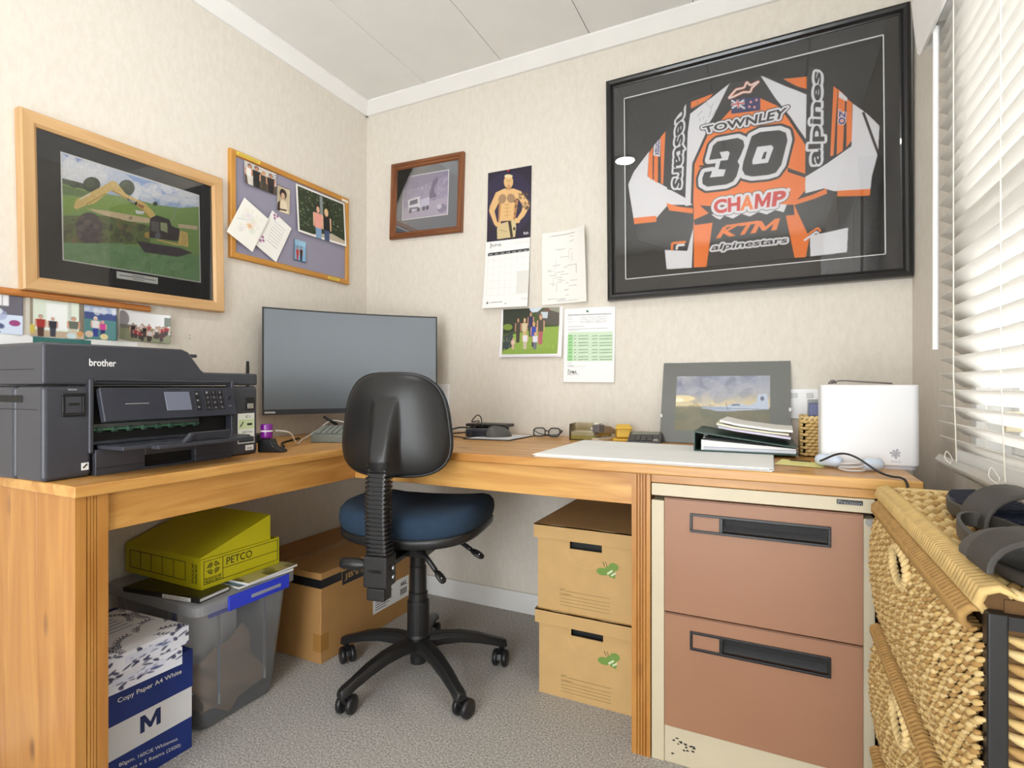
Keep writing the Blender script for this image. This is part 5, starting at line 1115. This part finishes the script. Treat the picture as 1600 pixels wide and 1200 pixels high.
MB().prism([(-1.06,1.745),(-.873,1.767),(-.868,1.893),(-.868,1.995),(-1.05,1.985)], ZT, ZT+.003).build('mat', PD, t, True)
MB().prism([(-1.05,1.752),(-.882,1.772),(-.876,1.985),(-1.04,1.975)], ZT+.0032, ZT+.0038).build('sheet', mat('sheet_grey', S(222,222,224), .6), t, True)
t = thing('computer_mouse', 'grey and black sculpted computer mouse on the mat', 'mouse', (-.972, 1.868, ZT+.0039), (0, 0, math.radians(-35)))
def mousept(u, v):
    th = 2*PI*u; r = math.sin(min(1, v*1.0)*PI/2) if v < 1 else 1; x = .034*r*math.cos(th)*(1+.12*math.sin(th)); y = .056*r*math.sin(th); z = .040*math.sqrt(max(0, 1-r**3))*(1-.25*(y/.056)); return (x, y, z)
MB().grid(mousept, 28, 10, True).build('shell', mat('mouse_grey', S(88,88,86), .45), t, smooth=True)
MB().tube([(.0,.030,.0335),(.0,.043,.026)], .004, 8).build('wheel', PITCH, t); MB().tube([(.0,.0,.0405),(.0,.03,.034)], .0008, 5).build('button_gap', PITCH, t)
t = thing('reading_glasses', 'folded black-rimmed reading glasses on the desk', 'glasses', (-.80, 1.945, ZT), (0, 0, math.radians(6)))
LENS = glassmat('lens_glass', (.85,.85,.85), .08)
for s_ in (-1, 1):
    Mg = Matrix.Translation((s_*.030, 0, .0215)) @ Euler((math.radians(-25), 0, math.radians(s_*-6))).to_matrix().to_4x4()
    o2 = rrect(.046, .034, .014, 5); rim = MB().tube([Mg @ Vector((x, 0, z)) for x, z in o2+o2[:1]], .0025, 7, cap=False).build('rim', BC, t, smooth=True)
    MB().prism([(x, z) for x, z in o2], -.0006, .0006, 'y', Mg).build('lens', LENS, rim)
    MB().tube(spline([(s_*.054,.002,.030),(s_*.056,.02,.024),(s_*.03,.034,.010),(-s_*.035,.040,.004)], 6), .0026, 7).build('temple', BC, t, smooth=True)
MB().tube(spline([(-.009,.0,.024),(0,-.002,.028),(.009,0,.024)], 4), .0022, 6).build('bridge', BC, t, smooth=True)
t = thing('memo_tray', 'smoky clear acrylic memo tray holding note slips', 'tray', (-.645, 1.955, ZT), (0, 0, math.radians(6)))
SMK = glassmat('smoky_acrylic', (.86,.83,.72), .06, .02, .05, S(150,140,110), 1.0)
a, b_, h = .052, .048, .060
MB().box(-a, a, -b_, -b_+.003, .003, h-.012).box(-a, a, b_-.003, b_, .003, h).box(-a, -a+.003, -b_+.003, b_-.003, .003, h).box(a-.003, a, -b_+.003, b_-.003, .003, h).box(-a, a, -b_, b_, 0, .003).build('case', SMK, t)
MB().box(-a+.005, a-.005, -b_+.005, b_-.006, .0032, .016).build('note_block', mat('note_yellow', S(226,214,120), .7), t); MB().box(-a+.006, a-.012, -b_+.006, b_-.01, .0165, .030).build('note_slips', PAPER, t)
t = thing('stapler', 'beige stapler with a grey head beside the memo tray', 'stapler', (-.568, 1.945, ZT), (0, 0, math.radians(72)))
BG = mat('stapler_beige', S(206,190,164), .45)
MB().box(-.062, .060, -.016, .016, 0, .012).build('base', BG, t, bevel=.003); MB().prism([(-.055,.030),(.055,.022),(.058,.034),(.02,.052),(-.055,.058)], -.014, .014, 'y').build('arm', mat('stapler_brown', S(150,132,112), .4), t, bevel=.003)
MB().box(-.060, -.02, -.0145, .0145, .032, .060).build('head', mat('stapler_grey', S(104,100,100), .35), t, bevel=.003); MB().box(-.05, .05, -.006, .006, .018, .026).build('magazine', CHROME, t); MB().tube([(.048,-.012,.018),(.048,.012,.018)], .008, 10).build('hinge', BG, t)
t = thing('hole_punch', 'yellow rounded hole punch between stapler and calculator', 'punch', (-.505, 1.968, ZT), (0, 0, math.radians(20)))
YP = mat('punch_yellow', S(228,184,66), .45)
MB().box(-.040, .040, -.036, .030, 0, .010).build('base', YP, t, bevel=.003); MB().prism([(-.034,.012),(.030,.012),(.034,.03),(.022,.052),(-.012,.062),(-.032,.050)], -.026, .026, 'x').build('body', YP, t, bevel=.006, seg=3)
MB().box(-.03, .03, -.040, -.018, .044, .052).build('lever', YP, t, bevel=.003); MB().box(-.012, .012, .01, .018, .052, .058).build('lever_slot_shade', mat('punch_shadow', S(120,86,30), .6), t)  # dark yellow block paints the shade in the lever slot
t = thing('calculator', 'grey desk calculator lying beside the hole punch', 'calculator', (-.41, 1.893, ZT), (0, 0, math.radians(8)))
MC = Euler((math.radians(11), 0, 0)).to_matrix().to_4x4(); CG = mat('calc_grey', S(74,74,76), .45)
MB().prism([(-.055,0),(.075,0),(.075,.034),(.068,.036),(-.055,.012)], -.056, .056, 'x').build('case', CG, t, bevel=.003)
MT2 = Matrix.Translation((0, -.055, .012)) @ Euler((math.atan2(.024,.123), 0, 0)).to_matrix().to_4x4()
MB().box(-.048, .048, .088, .116, 0, .0012, MT2).build('display', mat('calc_lcd', S(120,128,112), .3), t)
for r in range(4):
    for c in range(5): MB().box(-.048+c*.0198, -.048+c*.0198+.0165, .008+r*.019, .008+r*.019+.0145, 0, .0035, MT2).build('key', mat('calc_key', S(48,48,50), .4) if c < 4 or r else mat('calc_key_light', S(170,160,150), .4), t, bevel=.001, seg=1)

# large plan sheets
t = thing('plan_sheets', 'stack of large white plan sheets on the right desk wing', 'papers', (-.31, 1.62, ZT))
PX = [(-.617,1.405),(-.006,1.388),(-.006,1.80),(-.615,1.845)]
for k, (dx, dy, rz) in enumerate(((0,0,0), (.003,.004,.3), (-.004,-.001,-.4), (.002,.002,.15))):
    R_ = Matrix.Translation((-.31+dx,1.62+dy,0)) @ Matrix.Rotation(math.radians(rz),4,'Z') @ Matrix.Translation((.31,-1.62,0))
    MB().prism(PX, ZT+.0002+k*.0022, ZT+.0020+k*.0022, 'z', R_).build('sheet', PAPER, t, True)
# mounted aeroplane photograph leaning on the wall
ang = math.atan2(.086, .285); t = thing('aeroplane_picture', 'grey mounted photograph of an aeroplane at sunset leaning on the wall', 'picture', (-.163, 1.968, ZT+.0012), (-ang, 0, 0))
cw_, ch_ = .42, .298
MB().box(-cw_/2, cw_/2, 0, .004, 0, ch_).build('mount', mat('mount_grey', S(104,104,98), .6, var=.03), t)
cv = Cv(210, 130, S(150,150,160)); cv.vgrad([(0,S(150,156,178)),(.25,S(148,148,160)),(.42,S(200,188,160)),(.55,S(226,206,160)),(.575,S(150,142,112)),(.6,S(106,104,70)),(1,S(116,106,66))])
cv.blobs(60, (0,.02,1,.36), (.03,.10), [S(128,132,152),S(168,170,184),S(112,116,136),S(184,182,186)], .35, 2.6); cv.ell(.06,.42,.16,.06,S(246,226,170),0,.8); cv.ell(.03,.45,.06,.04,S(254,244,214),0,.9)
cv.blobs(40, (0,.62,1,1), (.02,.08), [S(98,96,62),S(126,116,76)], .4, 3)
WP = S(196,206,222); cv.poly([(.28,.575),(.42,.555),(.56,.55),(.62,.50),(.70,.50),(.78,.535),(.86,.48),(.88,.34),(.965,.325),(.985,.55),(.985,.60),(.70,.625),(.52,.63),(.30,.60)], WP); cv.poly([(.30,.585),(.60,.60),(.66,.64),(.46,.645)], S(170,182,204)); cv.poly([(.62,.51),(.69,.51),(.70,.54),(.60,.545)], S(110,120,140)); cv.ell(.92,.41,.02,.04,S(90,100,120)); cv.line([(.28,.58),(.985,.60)], .012, S(120,130,150)); cv.line([(.55,.49),(.57,.62)], .006, S(90,96,110)); cv.rect(.36,.545,.44,.57,S(200,180,150),.5); cv.noise(.04, 2)
printed('photo_print', cv, flat(.308, .200, -.0006, -.006, .146), PRT, t, thick=0); MB().box(-cw_/2, cw_/2, -.0030, -.0016, 0, ch_).build('glass', glassmat('clip_glass', refl=.06, gain=1.0), t)
for (x, z) in ((-cw_/2, .09), (cw_/2-.004, .12)): MB().box(x-.002, x+.006, -.0040, .006, z, z+.012).build('clip', CHROME, t)

# ring binder with loose papers
t = thing('ring_binder', 'dark green ring binder lying on the plan sheets, stuffed with paper', 'binder', (-.072, 1.77, ZT+.0089), (0, 0, math.radians(1)))
GB = mat('binder_green', S(34,70,60), .4)
m = MB().box(-.142, .126, -.105, .15, 0, .003); m.add([(-.142,-.105,.055),(.126,-.105,.020),(.126,.15,.020),(-.142,.15,.055),(-.142,-.105,.058),(.126,-.105,.023),(.126,.15,.023),(-.142,.15,.058)], [(0,1,2,3),(4,5,6,7),(0,1,5,4),(1,2,6,5),(2,3,7,6),(3,0,4,7)]); m.box(-.146, -.142, -.105, .15, 0, .058)
m.build('cover', GB, t); MB().prism([(-.125,.004),(.122,.004),(.122,.018),(-.10,.032),(-.125,.034)], -.10, .145, 'y').build('pages', PAPER, t)
for k, (c, z) in enumerate((((178,196,220), .0055), ((230,230,234), .0095), ((150,160,190), .0125))): MB().box(-.118, .122+.002*k, -.1025, -.1, z, z+.0012).build('divider', mat('divider_%d' % k, S(*c), .6), t)
for yy in (-.05, .03, .10): MB().tube([(-.122, yy, .006), (-.132, yy, .018), (-.124, yy, .036), (-.108, yy, .038)], .0016, 6).build('ring', CHROME, t, smooth=True)
for k, (dx, rz, col, lab) in enumerate(((.01,-2,(222,214,236),'lilac-edged sheets lowest of the loose papers on the green binder'), (.0,2,(226,222,200),'cream sheets in the middle of the papers on the green binder'), (.014,-1,(242,240,236),'curling white sheets topmost on the green binder'))):
    p = thing('loose_papers', lab, 'papers', (-.060+dx, 1.775, ZT+.060), (0, 0, math.radians(rz)), 'papers on the binder')
    base_z = .0012+k*.008
    def pg(u, v, kk=k, bz=base_z): x = -.098+.19*u; return (x, -.085+.21*v, bz+.0125-.1207*(x+.045)-.006*math.sin(PI*u)*0+.010*max(0, .25-u)*(1.2+kk*.4)+.014*max(0, u-.75)*kk*.5)
    mm = MB(); nu, nv = 14, 4; top = [pg(i/(nu-1), j/(nv-1)) for j in range(nv) for i in range(nu)]; th = .0060
    bot = [(x, y, z-th) for x, y, z in top]; f = []
    for j in range(nv-1):
        for i in range(nu-1): q = (j*nu+i, j*nu+i+1, (j+1)*nu+i+1, (j+1)*nu+i); f += [q, tuple(nu*nv+x for x in q[::-1])]
    rg = [i for i in range(nu)]+[j*nu+nu-1 for j in range(1,nv)]+[(nv-1)*nu+i for i in range(nu-2,-1,-1)]+[j*nu for j in range(nv-2,0,-1)]
    for a_, b2 in zip(rg, rg[1:]+rg[:1]): f.append((a_, b2, nu*nv+b2, nu*nv+a_))
    mm.add(top+bot, f).build('sheets', mat('loose_%d' % k, S(*col), .7), p)

# basket with a boxed blue item
SEA = [mat('seagrass_%d' % i, c, .8, var=.12, vscale=60) for i, c in enumerate((S(204,172,112), S(172,134,78), S(218,190,134)))]
DARKW = mat('weave_core', S(96,68,36), .9)  # dark backing colour stands in for shade in the gaps between strands
def strand(m, a, b_, r, n, n5=5):
    a, b_ = Vector(a), Vector(b_); n = Vector(n); mid = (a+b_)/2+n*r*.7
    m.tube([a-n*r*.5, a*.7+b_*.3+n*r*.35, mid, a*.3+b_*.7+n*r*.35, b_-n*r*.5], [r*.45, r*.95, r, r*.95, r*.45], n5, cap=False)
t = thing('small_basket', 'small square seagrass basket between picture and white modem', 'basket', (.125, 1.79, ZT))
q0, q1, w0, w1 = .066, .196, 1.735, 1.855
MB().box(q0+.006, q1-.006, w0+.006, w1-.006, 0+ZT, ZT+.008).box(q0+.006, q0+.012, w0+.006, w1-.006, ZT, ZT+.10).box(q1-.012, q1-.006, w0+.006, w1-.006, ZT, ZT+.10).box(q0+.006, q1-.006, w0+.006, w0+.012, ZT, ZT+.10).box(q0+.006, q1-.006, w1-.012, w1-.006, ZT, ZT+.10).build('core', DARKW, t, True)
m = MB()
for r in range(11):
    z = ZT+.006+r*.0092
    for k in range(8):
        s_ = ((k+(r % 2)*.5)/8); e_ = s_+.155; m2 = lambda u: q0+.004+(q1-q0-.008)*min(1, max(0, u)); n2 = lambda u: w0+.004+(w1-w0-.008)*min(1, max(0, u))
        strand(m, (m2(s_), w0+.005, z), (m2(e_), w0+.005, z+.002), .0052, (0,-1,0)); strand(m, (q0+.005, n2(s_), z), (q0+.005, n2(e_), z+.002), .0052, (-1,0,0)); strand(m, (q1-.005, n2(s_), z), (q1-.005, n2(e_), z+.002), .0052, (1,0,0))
wv = m.build('weave', SEA[0], t, True, smooth=True, fix=False); wv['kind'] = 'stuff'
rp = [(q0+.004,w0+.004),(q1-.004,w0+.004),(q1-.004,w1-.004),(q0+.004,w1-.004),(q0+.004,w0+.004)]; m = MB()
for (a, b_) in zip(rp[:-1], rp[1:]):
    for k in range(9): u = k/9; x, y = a[0]+(b_[0]-a[0])*u, a[1]+(b_[1]-a[1])*u; x2, y2 = a[0]+(b_[0]-a[0])*(u+.16), a[1]+(b_[1]-a[1])*(u+.16); strand(m, (x,y,ZT+.103), (x2,y2,ZT+.111), .0058, (0,0,1))
rm = m.build('rim', SEA[2], t, True, smooth=True, fix=False); rm['kind'] = 'stuff'
t = thing('blue_carton', 'small navy carton standing in the seagrass basket', 'carton', (.118, 1.79, ZT+.009), (0, 0, math.radians(-6))); MB().box(-.028, .045, -.035, .012, 0, .142).build('carton', mat('carton_navy', S(44,50,104), .4), t, bevel=.001, seg=1); MB().box(-.0285, -.027, -.034, .011, .002, .14).build('side_panel', mat('carton_grey', S(128,130,136), .4), t)
t = thing('grey_notebook', 'grey-edged notebook slipped behind the navy carton', 'notebook', (.122, 1.826, ZT+.009), (0, 0, 0)); MB().box(-.035, .045, -.006, .006, 0, .150).build('pages', PAPER, t); MB().box(-.036, .046, -.0075, -.006, 0, .152).build('cover', mat('book_grey', S(150,152,154), .5), t)

# wall outlet with switches, modem, note, leads
t = thing('wall_outlet', 'white double wall outlet with switches behind the basket', 'socket', (.10, YB, .90))
MB().box(-.062, .075, -.010, 0, -.060, .042).build('plate', WHITE, t, bevel=.003)
for x in (-.052, -.006): MB().box(x, x+.020, -.013, -.010, .012, .028).build('switch', mat('switch_grey', S(206,206,204), .4), t, bevel=.001)
MB().lathe([(.008,-.010),(.021,-.012),(.021,-.016),(.017,-.018),(.004,-.018)], (.045, 0, .006), 20, 'y').build('dial', WHITE, t, smooth=True)
t = thing('white_modem', 'tall white rounded modem with a grey starburst mark', 'modem', (.205, 1.60, ZT), (0, 0, math.radians(3)))
mw_, mh_, md_ = .205, .203, .085
pl_ = []
for (sx, sy, a0) in ((1,1,0), (-1,1,90), (-1,-1,180), (1,-1,270)):
    for k in range(7): a = math.radians(a0+15*k); pl_.append((sx*(mw_/2-.018)+.018*math.cos(a), sy*(md_/2-.018)+.018*math.sin(a)))
MB().prism(pl_, .008, mh_).build('case', mat('modem_white', S(240,240,242), .28), t, bevel=.004, seg=3); MB().prism([(x*.95, y*.92) for x, y in pl_], 0, .0078).build('foot', mat('modem_grey', S(196,194,198), .4), t)
MG = mat('mark_grey', S(176,174,182), .4); m = MB(); yq = -md_/2-.0004
for k in range(7):
    a = k*2*PI/7+.3; c, s_ = math.cos(a), math.sin(a); L_ = .0125 if k % 2 else .0105; P_ = lambda r, w_: (.052+r*c-w_*s_, .038+r*s_+w_*c); m.prism([P_(.001,-.0012), P_(L_*.85,-.0028), P_(L_,0), P_(L_*.85,.0028), P_(.001,.0012)], yq-.0004, yq+.0006, 'y')
m.build('starburst', MG, t); lettering('Spark', (.042,yq,.016), (.063,yq,.016), (.042,yq,.0215), MG, t, .0003, world=False)
tag(MB().tube(spline([(.130,1.605,ZT+.2065),(.15,1.60,ZT+.2135),(.20,1.60,ZT+.2105),(.26,1.61,ZT+.2065)], 6), .0022, 6).tube(spline([(.124,1.60,ZT+.2065),(.132,1.595,ZT+.214),(.14,1.605,ZT+.208)], 4), .003, 6).build('modem_wire', mat('wire_grey', S(120,112,108), .4), smooth=True), 'thin dark wire lying along the top of the white modem', 'wire')
t = thing('sticky_note', 'yellow handwritten note on the desk below the ring binder', 'note', (.06, 1.565, ZT))
m = MB(); m.grid(lambda u, v: (.018+.105*u-.02*v, 1.625-.10*v-.02*u, ZT+.001+.010*max(0, .3-u)*(1-v)), 8, 6).build('paper', mat('note_pale_yellow', S(236,228,150), .7), t, True, smooth=True)
for k in range(2): MB().tube(spline([(.035+.006*j, 1.607-.012*k-.0012*j+(.002 if j % 2 else -.001), ZT+.0045) for j in range(9)], 2), .0007, 4).build('handwriting', INK, t, True)
PBL = mat('plug_pale_blue', S(206,218,234), .3)
t = thing('coiled_lead', 'pale blue plugs with a coiled silver lead in front of the modem', 'lead', (.16, 1.50, ZT))
for (c, rz, L_) in (((.118,1.525,.018), 0.5, .03), ((.205,1.505,.016), -.5, .024)):
    Mq = Matrix.Translation((c[0],c[1],ZT+c[2])) @ Matrix.Rotation(-rz,4,'Z'); MB().lathe([(.003,-L_),(.010,-L_*.95),(.0145,-L_*.6),(.0145,L_*.6),(.010,L_*.95),(.003,L_)], (0,0,0), 14, 'x', Mq).build('plug', PBL, t, True, smooth=True)
for k in range(3):
    o3 = [(.162+(.026-.002*k)*math.cos(a), 1.485+.016*math.sin(a)+.004*k, ZT+.006+.006*k+.003*math.sin(a+k)) for a in np.linspace(0, 2*PI, 22)]; MB().tube(o3, .0024, 6, cap=False).build('coil', mat('lead_silver', S(206,200,198), .35), t, True, smooth=True)
cable('modem_lead', 'black lead arching before the modem and over the desk edge', [(.095,1.555,ZT+.008),(.105,1.50,ZT+.022),(.135,1.455,ZT+.043),(.165,1.44,ZT+.038),(.205,1.43,ZT+.010),(.225,1.41,ZT+.004),(.240,1.385,ZT+.005),(.248,1.372,ZT-.006),(.252,1.362,ZT-.06)], .0024, BC)

# ================================================================== woven chest of drawers
t = thing('woven_chest', 'seagrass chest of three drawers on a black metal frame under the window', 'chest', (.27, .96, 0))
X0, X1, Y0, Y1, ZTOP = .186, .350, .668, 1.262, .742
FM = mat('frame_metal', S(22,22,24), .4); pr = .008
for (x, y) in ((X0+.004, Y0), (X1, Y0), (X0+.004, Y1), (X1, Y1)): MB().box(x-pr, x+pr, y-pr, y+pr, 0, ZTOP-.010).build('frame_post', FM, t, True, bevel=.002)
for z in (ZTOP-.018, .497, .262, .04): 
    MB().box(X0+.012, X1-pr, Y0-pr*.8, Y0+pr*.8, z-pr*.8, z+pr*.8).build('frame_rail', FM, t, True); MB().box(X0+.012, X1-pr, Y1-pr*.8, Y1+pr*.8, z-pr*.8, z+pr*.8).build('frame_rail', FM, t, True)
YA, YZ = Y0+.007, Y1-.010
for i, (za, zb) in enumerate(((.500, .722), (.266, .488), (.032, .254))):
    cyh, czh = .985, zb-.045; HW, HH = .050, .022
    dr = MB().box(X0+.010, X1-.02, YA+.012, YZ-.012, za+.004, zb-.012).build('drawer', DARKW, t, True)
    for part in range(3):
        m = MB(); random.seed(40+i*3+part)
        rows = int((zb-za-.02)/.0072)
        for r in range(rows):
            z = za+.006+r*.0072; n = 46
            for k in range(n):
                if (k+r*2) % 3 != part: continue
                y = YA+(YZ-YA)*(k+.5*(r % 2)+random.uniform(-.15,.15))/n; 
                if ((y-cyh)/(HW+.004))**2+((z-czh)/(HH+.004))**2 < 1: continue
                bul = -.014*math.sin(PI*min(1, max(0, (z-za)/(zb-za))))*min(1, (y-YA+.02)/.15)-.004
                strand(m, (X0+bul+random.uniform(-.0022,.0016), y-.009, z+.0062), (X0+bul+random.uniform(-.001,.001), y+.0105, z-.0056), .0033+random.uniform(-.0006,.0008), (-1,0,0))
        o = m.build('front_weave', SEA[part], dr, True, smooth=True, fix=False); o['kind'] = 'stuff'
    m = MB()      # rope round the hand hole, roll along the drawer top
    pts = [(cyh+(HW+.002)*math.cos(a), czh+(HH+.004)*math.sin(a)) for a in np.linspace(0, 2*PI, 25)]
    for (y, z), (y2, z2) in zip(pts[:-1], pts[1:]): d_ = Vector((0, y2-y, z2-z)); nn = Vector((0, -d_.z, d_.y)).normalized()*.006; strand(m, Vector((X0-.016, y, z))-nn, Vector((X0-.016, y2, z2))+nn+d_*.6, .0052, (-1,0,0))
    o = m.build('handle_rope', SEA[2], dr, True, smooth=True, fix=False); o['kind'] = 'stuff'
    MB().prism([(cyh+HW*.95*math.cos(a), czh+HH*.95*math.sin(a)) for a in np.linspace(0, 2*PI, 20)[:-1]], X0-.006, X0+.0095, 'x').build('hand_hole', PITCH, dr, True)
def roll(parent, y0_, y1_, x, z, R, n, name, mt, axis='y', lo=70, hi=300):
    m = MB()
    for k in range(n):
        y = y0_+(y1_-y0_)*k/n; pts = []
        for q in range(6):
            a = math.radians(lo+(hi-lo)*q/5); dd = .022*q/5
            pts.append((x+R*math.cos(a), y+dd, z+R*math.sin(a)) if axis == 'y' else (y+dd, x+R*math.cos(a), z+R*math.sin(a)))
        m.tube(pts, [.002,.0044,.0050,.0050,.0044,.002], 6, cap=False)
    o = m.build(name, mt, parent, True, smooth=True, fix=False); o['kind'] = 'stuff'
roll(t, Y0+.012, Y1-.03, X0-.004, .716, .013, 56, 'drawer_roll', SEA[1]); roll(t, Y0+.012, Y1-.03, X0-.006, .482, .013, 56, 'drawer_roll', SEA[1]); roll(t, Y0+.012, Y1-.03, X0-.006, .248, .013, 56, 'drawer_roll', SEA[1])
roll(t, Y0-.010, Y1-.02, X0+.006, ZTOP-.001, .015, 60, 'lid_roll', SEA[0], 'y', 40, 290); roll(t, X0+.012, X1-.02, Y1-.004, ZTOP-.004, .012, 26, 'lid_roll', SEA[2], 'x', -60, 120)
MB().box(X0+.012, X1+.01, Y0+.004, Y1-.006, ZTOP-.012, ZTOP+.001).build('lid_core', DARKW, t, True); MB().tube([(X0+.006, Y0+.006, ZTOP-.002), (X0+.006, Y1-.012, ZTOP-.002)], .0115, 10).build('roll_core', DARKW, t, True)
for i in range(3):
    m = MB(); random.seed(70+i); nx, ny = 13, 36
    for a in range(nx):
        for b_ in range(ny):
            if (a+b_*2) % 3 != i: continue
            x = X0+.020+(X1-X0-.012)*(a+.5*(b_ % 2))/nx; y = Y0+.008+(Y1-Y0-.02)*b_/ny; s_ = 1 if b_ % 2 else -1
            strand(m, (x-.0085, y-.003*s_+random.uniform(-.001,.001), ZTOP+.0025), (x+.0085, y+.011*s_*.5+.004, ZTOP+.0035), .0056+random.uniform(-.0006,.001), (random.uniform(-.2,.2),0,1))
    o = m.build('lid_weave', SEA[(i+2) % 3], t, True, smooth=True, fix=False); o['kind'] = 'stuff'
# woven end facing the camera: twisted ropes one above another
for i in range(3):
    m = MB(); random.seed(90+i)
    for r in range(52):
        if r % 3 != i: continue
        z = .03+r*.0132; 
        for k in range(12):
            x = X0+.016+(X1-X0-.02)*k/12; strand(m, (x-.004, Y0+.004, z+.0035), (x+.028, Y0+.004, z-.0030), .0052, (0,-1,0))
    o = m.build('end_weave', SEA[i], t, True, smooth=True, fix=False); o['kind'] = 'stuff'
MB().box(X0+.014, X1-.004, Y0+.005, Y0+.010, .02, ZTOP-.014).build('end_core', DARKW, t, True)

# ================================================================== sandals on the chest
RUB = mat('sandal_rubber', S(58,54,50), .55, bump=.1, bscale=300); NAVY = mat('sandal_navy', S(44,48,66), .6); ZS = ZTOP+.0140
def sole(m, z0, z1, L_=.27, W_=.096, sc=1.0):
    P_ = []
    for k in range(28):
        a = 2*PI*k/28; y = math.cos(a); x = math.sin(a)*(1-.18*math.cos(a+.6)**2-.10*(y < 0)); P_.append((x*W_/2*sc, y*L_/2*sc))
    return m.prism(P_, z0, z1)
t = thing('slide_sandal', 'navy ribbed slide sandal lying nearest the window blind', 'sandal', (.279, .985, ZS), (0, 0, math.radians(3)))
sole(MB(), 0, .022).build('sole', RUB, t, bevel=.004); sole(MB(), .0222, .0245, sc=.93).build('footbed', NAVY, t)
m = MB()
for k in range(20):
    y = .115-k*.012; hw = .040*math.sqrt(max(.05, 1-(y/.128)**2)); m.tube([(-hw, y-.008, .0248), (hw, y+.008, .0248)], .0016, 5)
m.build('footbed_ribs', mat('rib_navy', S(30,33,50), .6), t)
m = MB(); n = 14
def strap(y0_, y1_, lift, th):
    m = MB(); v = []
    for k in range(n+1):
        a = PI*k/n; 
        for (yy, zo) in ((y0_, 0), (y1_, 0), (y1_, th), (y0_, th)): v.append((-(.047+zo)*math.cos(a), yy+.01*math.sin(a), .012+(lift+zo)*math.sin(a)))
    f = [(0,1,2,3), tuple(4*n+i for i in range(4))]+[(4*k+i, 4*k+(i+1)%4, 4*k+4+(i+1)%4, 4*k+4+i) for k in range(n) for i in range(4)]
    return m.add(v, f)
strap(-.125, -.045, .042, .006).build('strap', RUB, t, smooth=False, bevel=.002)
t = thing('strap_sandal', 'black sandal with a heel loop and crossed strap, nearest the camera', 'sandal', (.232, .748, ZS), (0, 0, math.radians(2)))
sole(MB(), 0, .014, .20, .076).build('sole', RUB, t, bevel=.004); sole(MB(), .0142, .016, .20, .076, .92).build('footbed', PITCH, t)
hl = []
for k in range(19): a = PI*k/18; hl.append((-.033*math.cos(a), .015+.120*math.sin(a), .021+.004*math.sin(a)))
m = MB(); v = []
for (x, y, z) in hl:
    r = Vector((x, y-.02, 0)).normalized()*.004; v += [(x-r.x, y-r.y, z-.012), (x+r.x, y+r.y, z-.012), (x+r.x, y+r.y, z+.006), (x-r.x, y-r.y, z+.006)]
n = 18; m.add(v, [(0,1,2,3), tuple(4*n+i for i in range(4))]+[(4*k+i, 4*k+(i+1)%4, 4*k+4+(i+1)%4, 4*k+4+i) for k in range(n) for i in range(4)]).build('heel_loop', RUB, t, bevel=.001)
n = 14; strap(-.085, -.03, .030, .007).build('strap', RUB, t, bevel=.002); strap(-.025, -.004, .024, .006).build('strap', mat('strap_grey', S(78,74,68), .6), t, bevel=.002)
MB().box(.032, .040, -.085, -.035, .012, .016).build('green_tab', mat('tab_lime', S(168,190,40), .5), t)
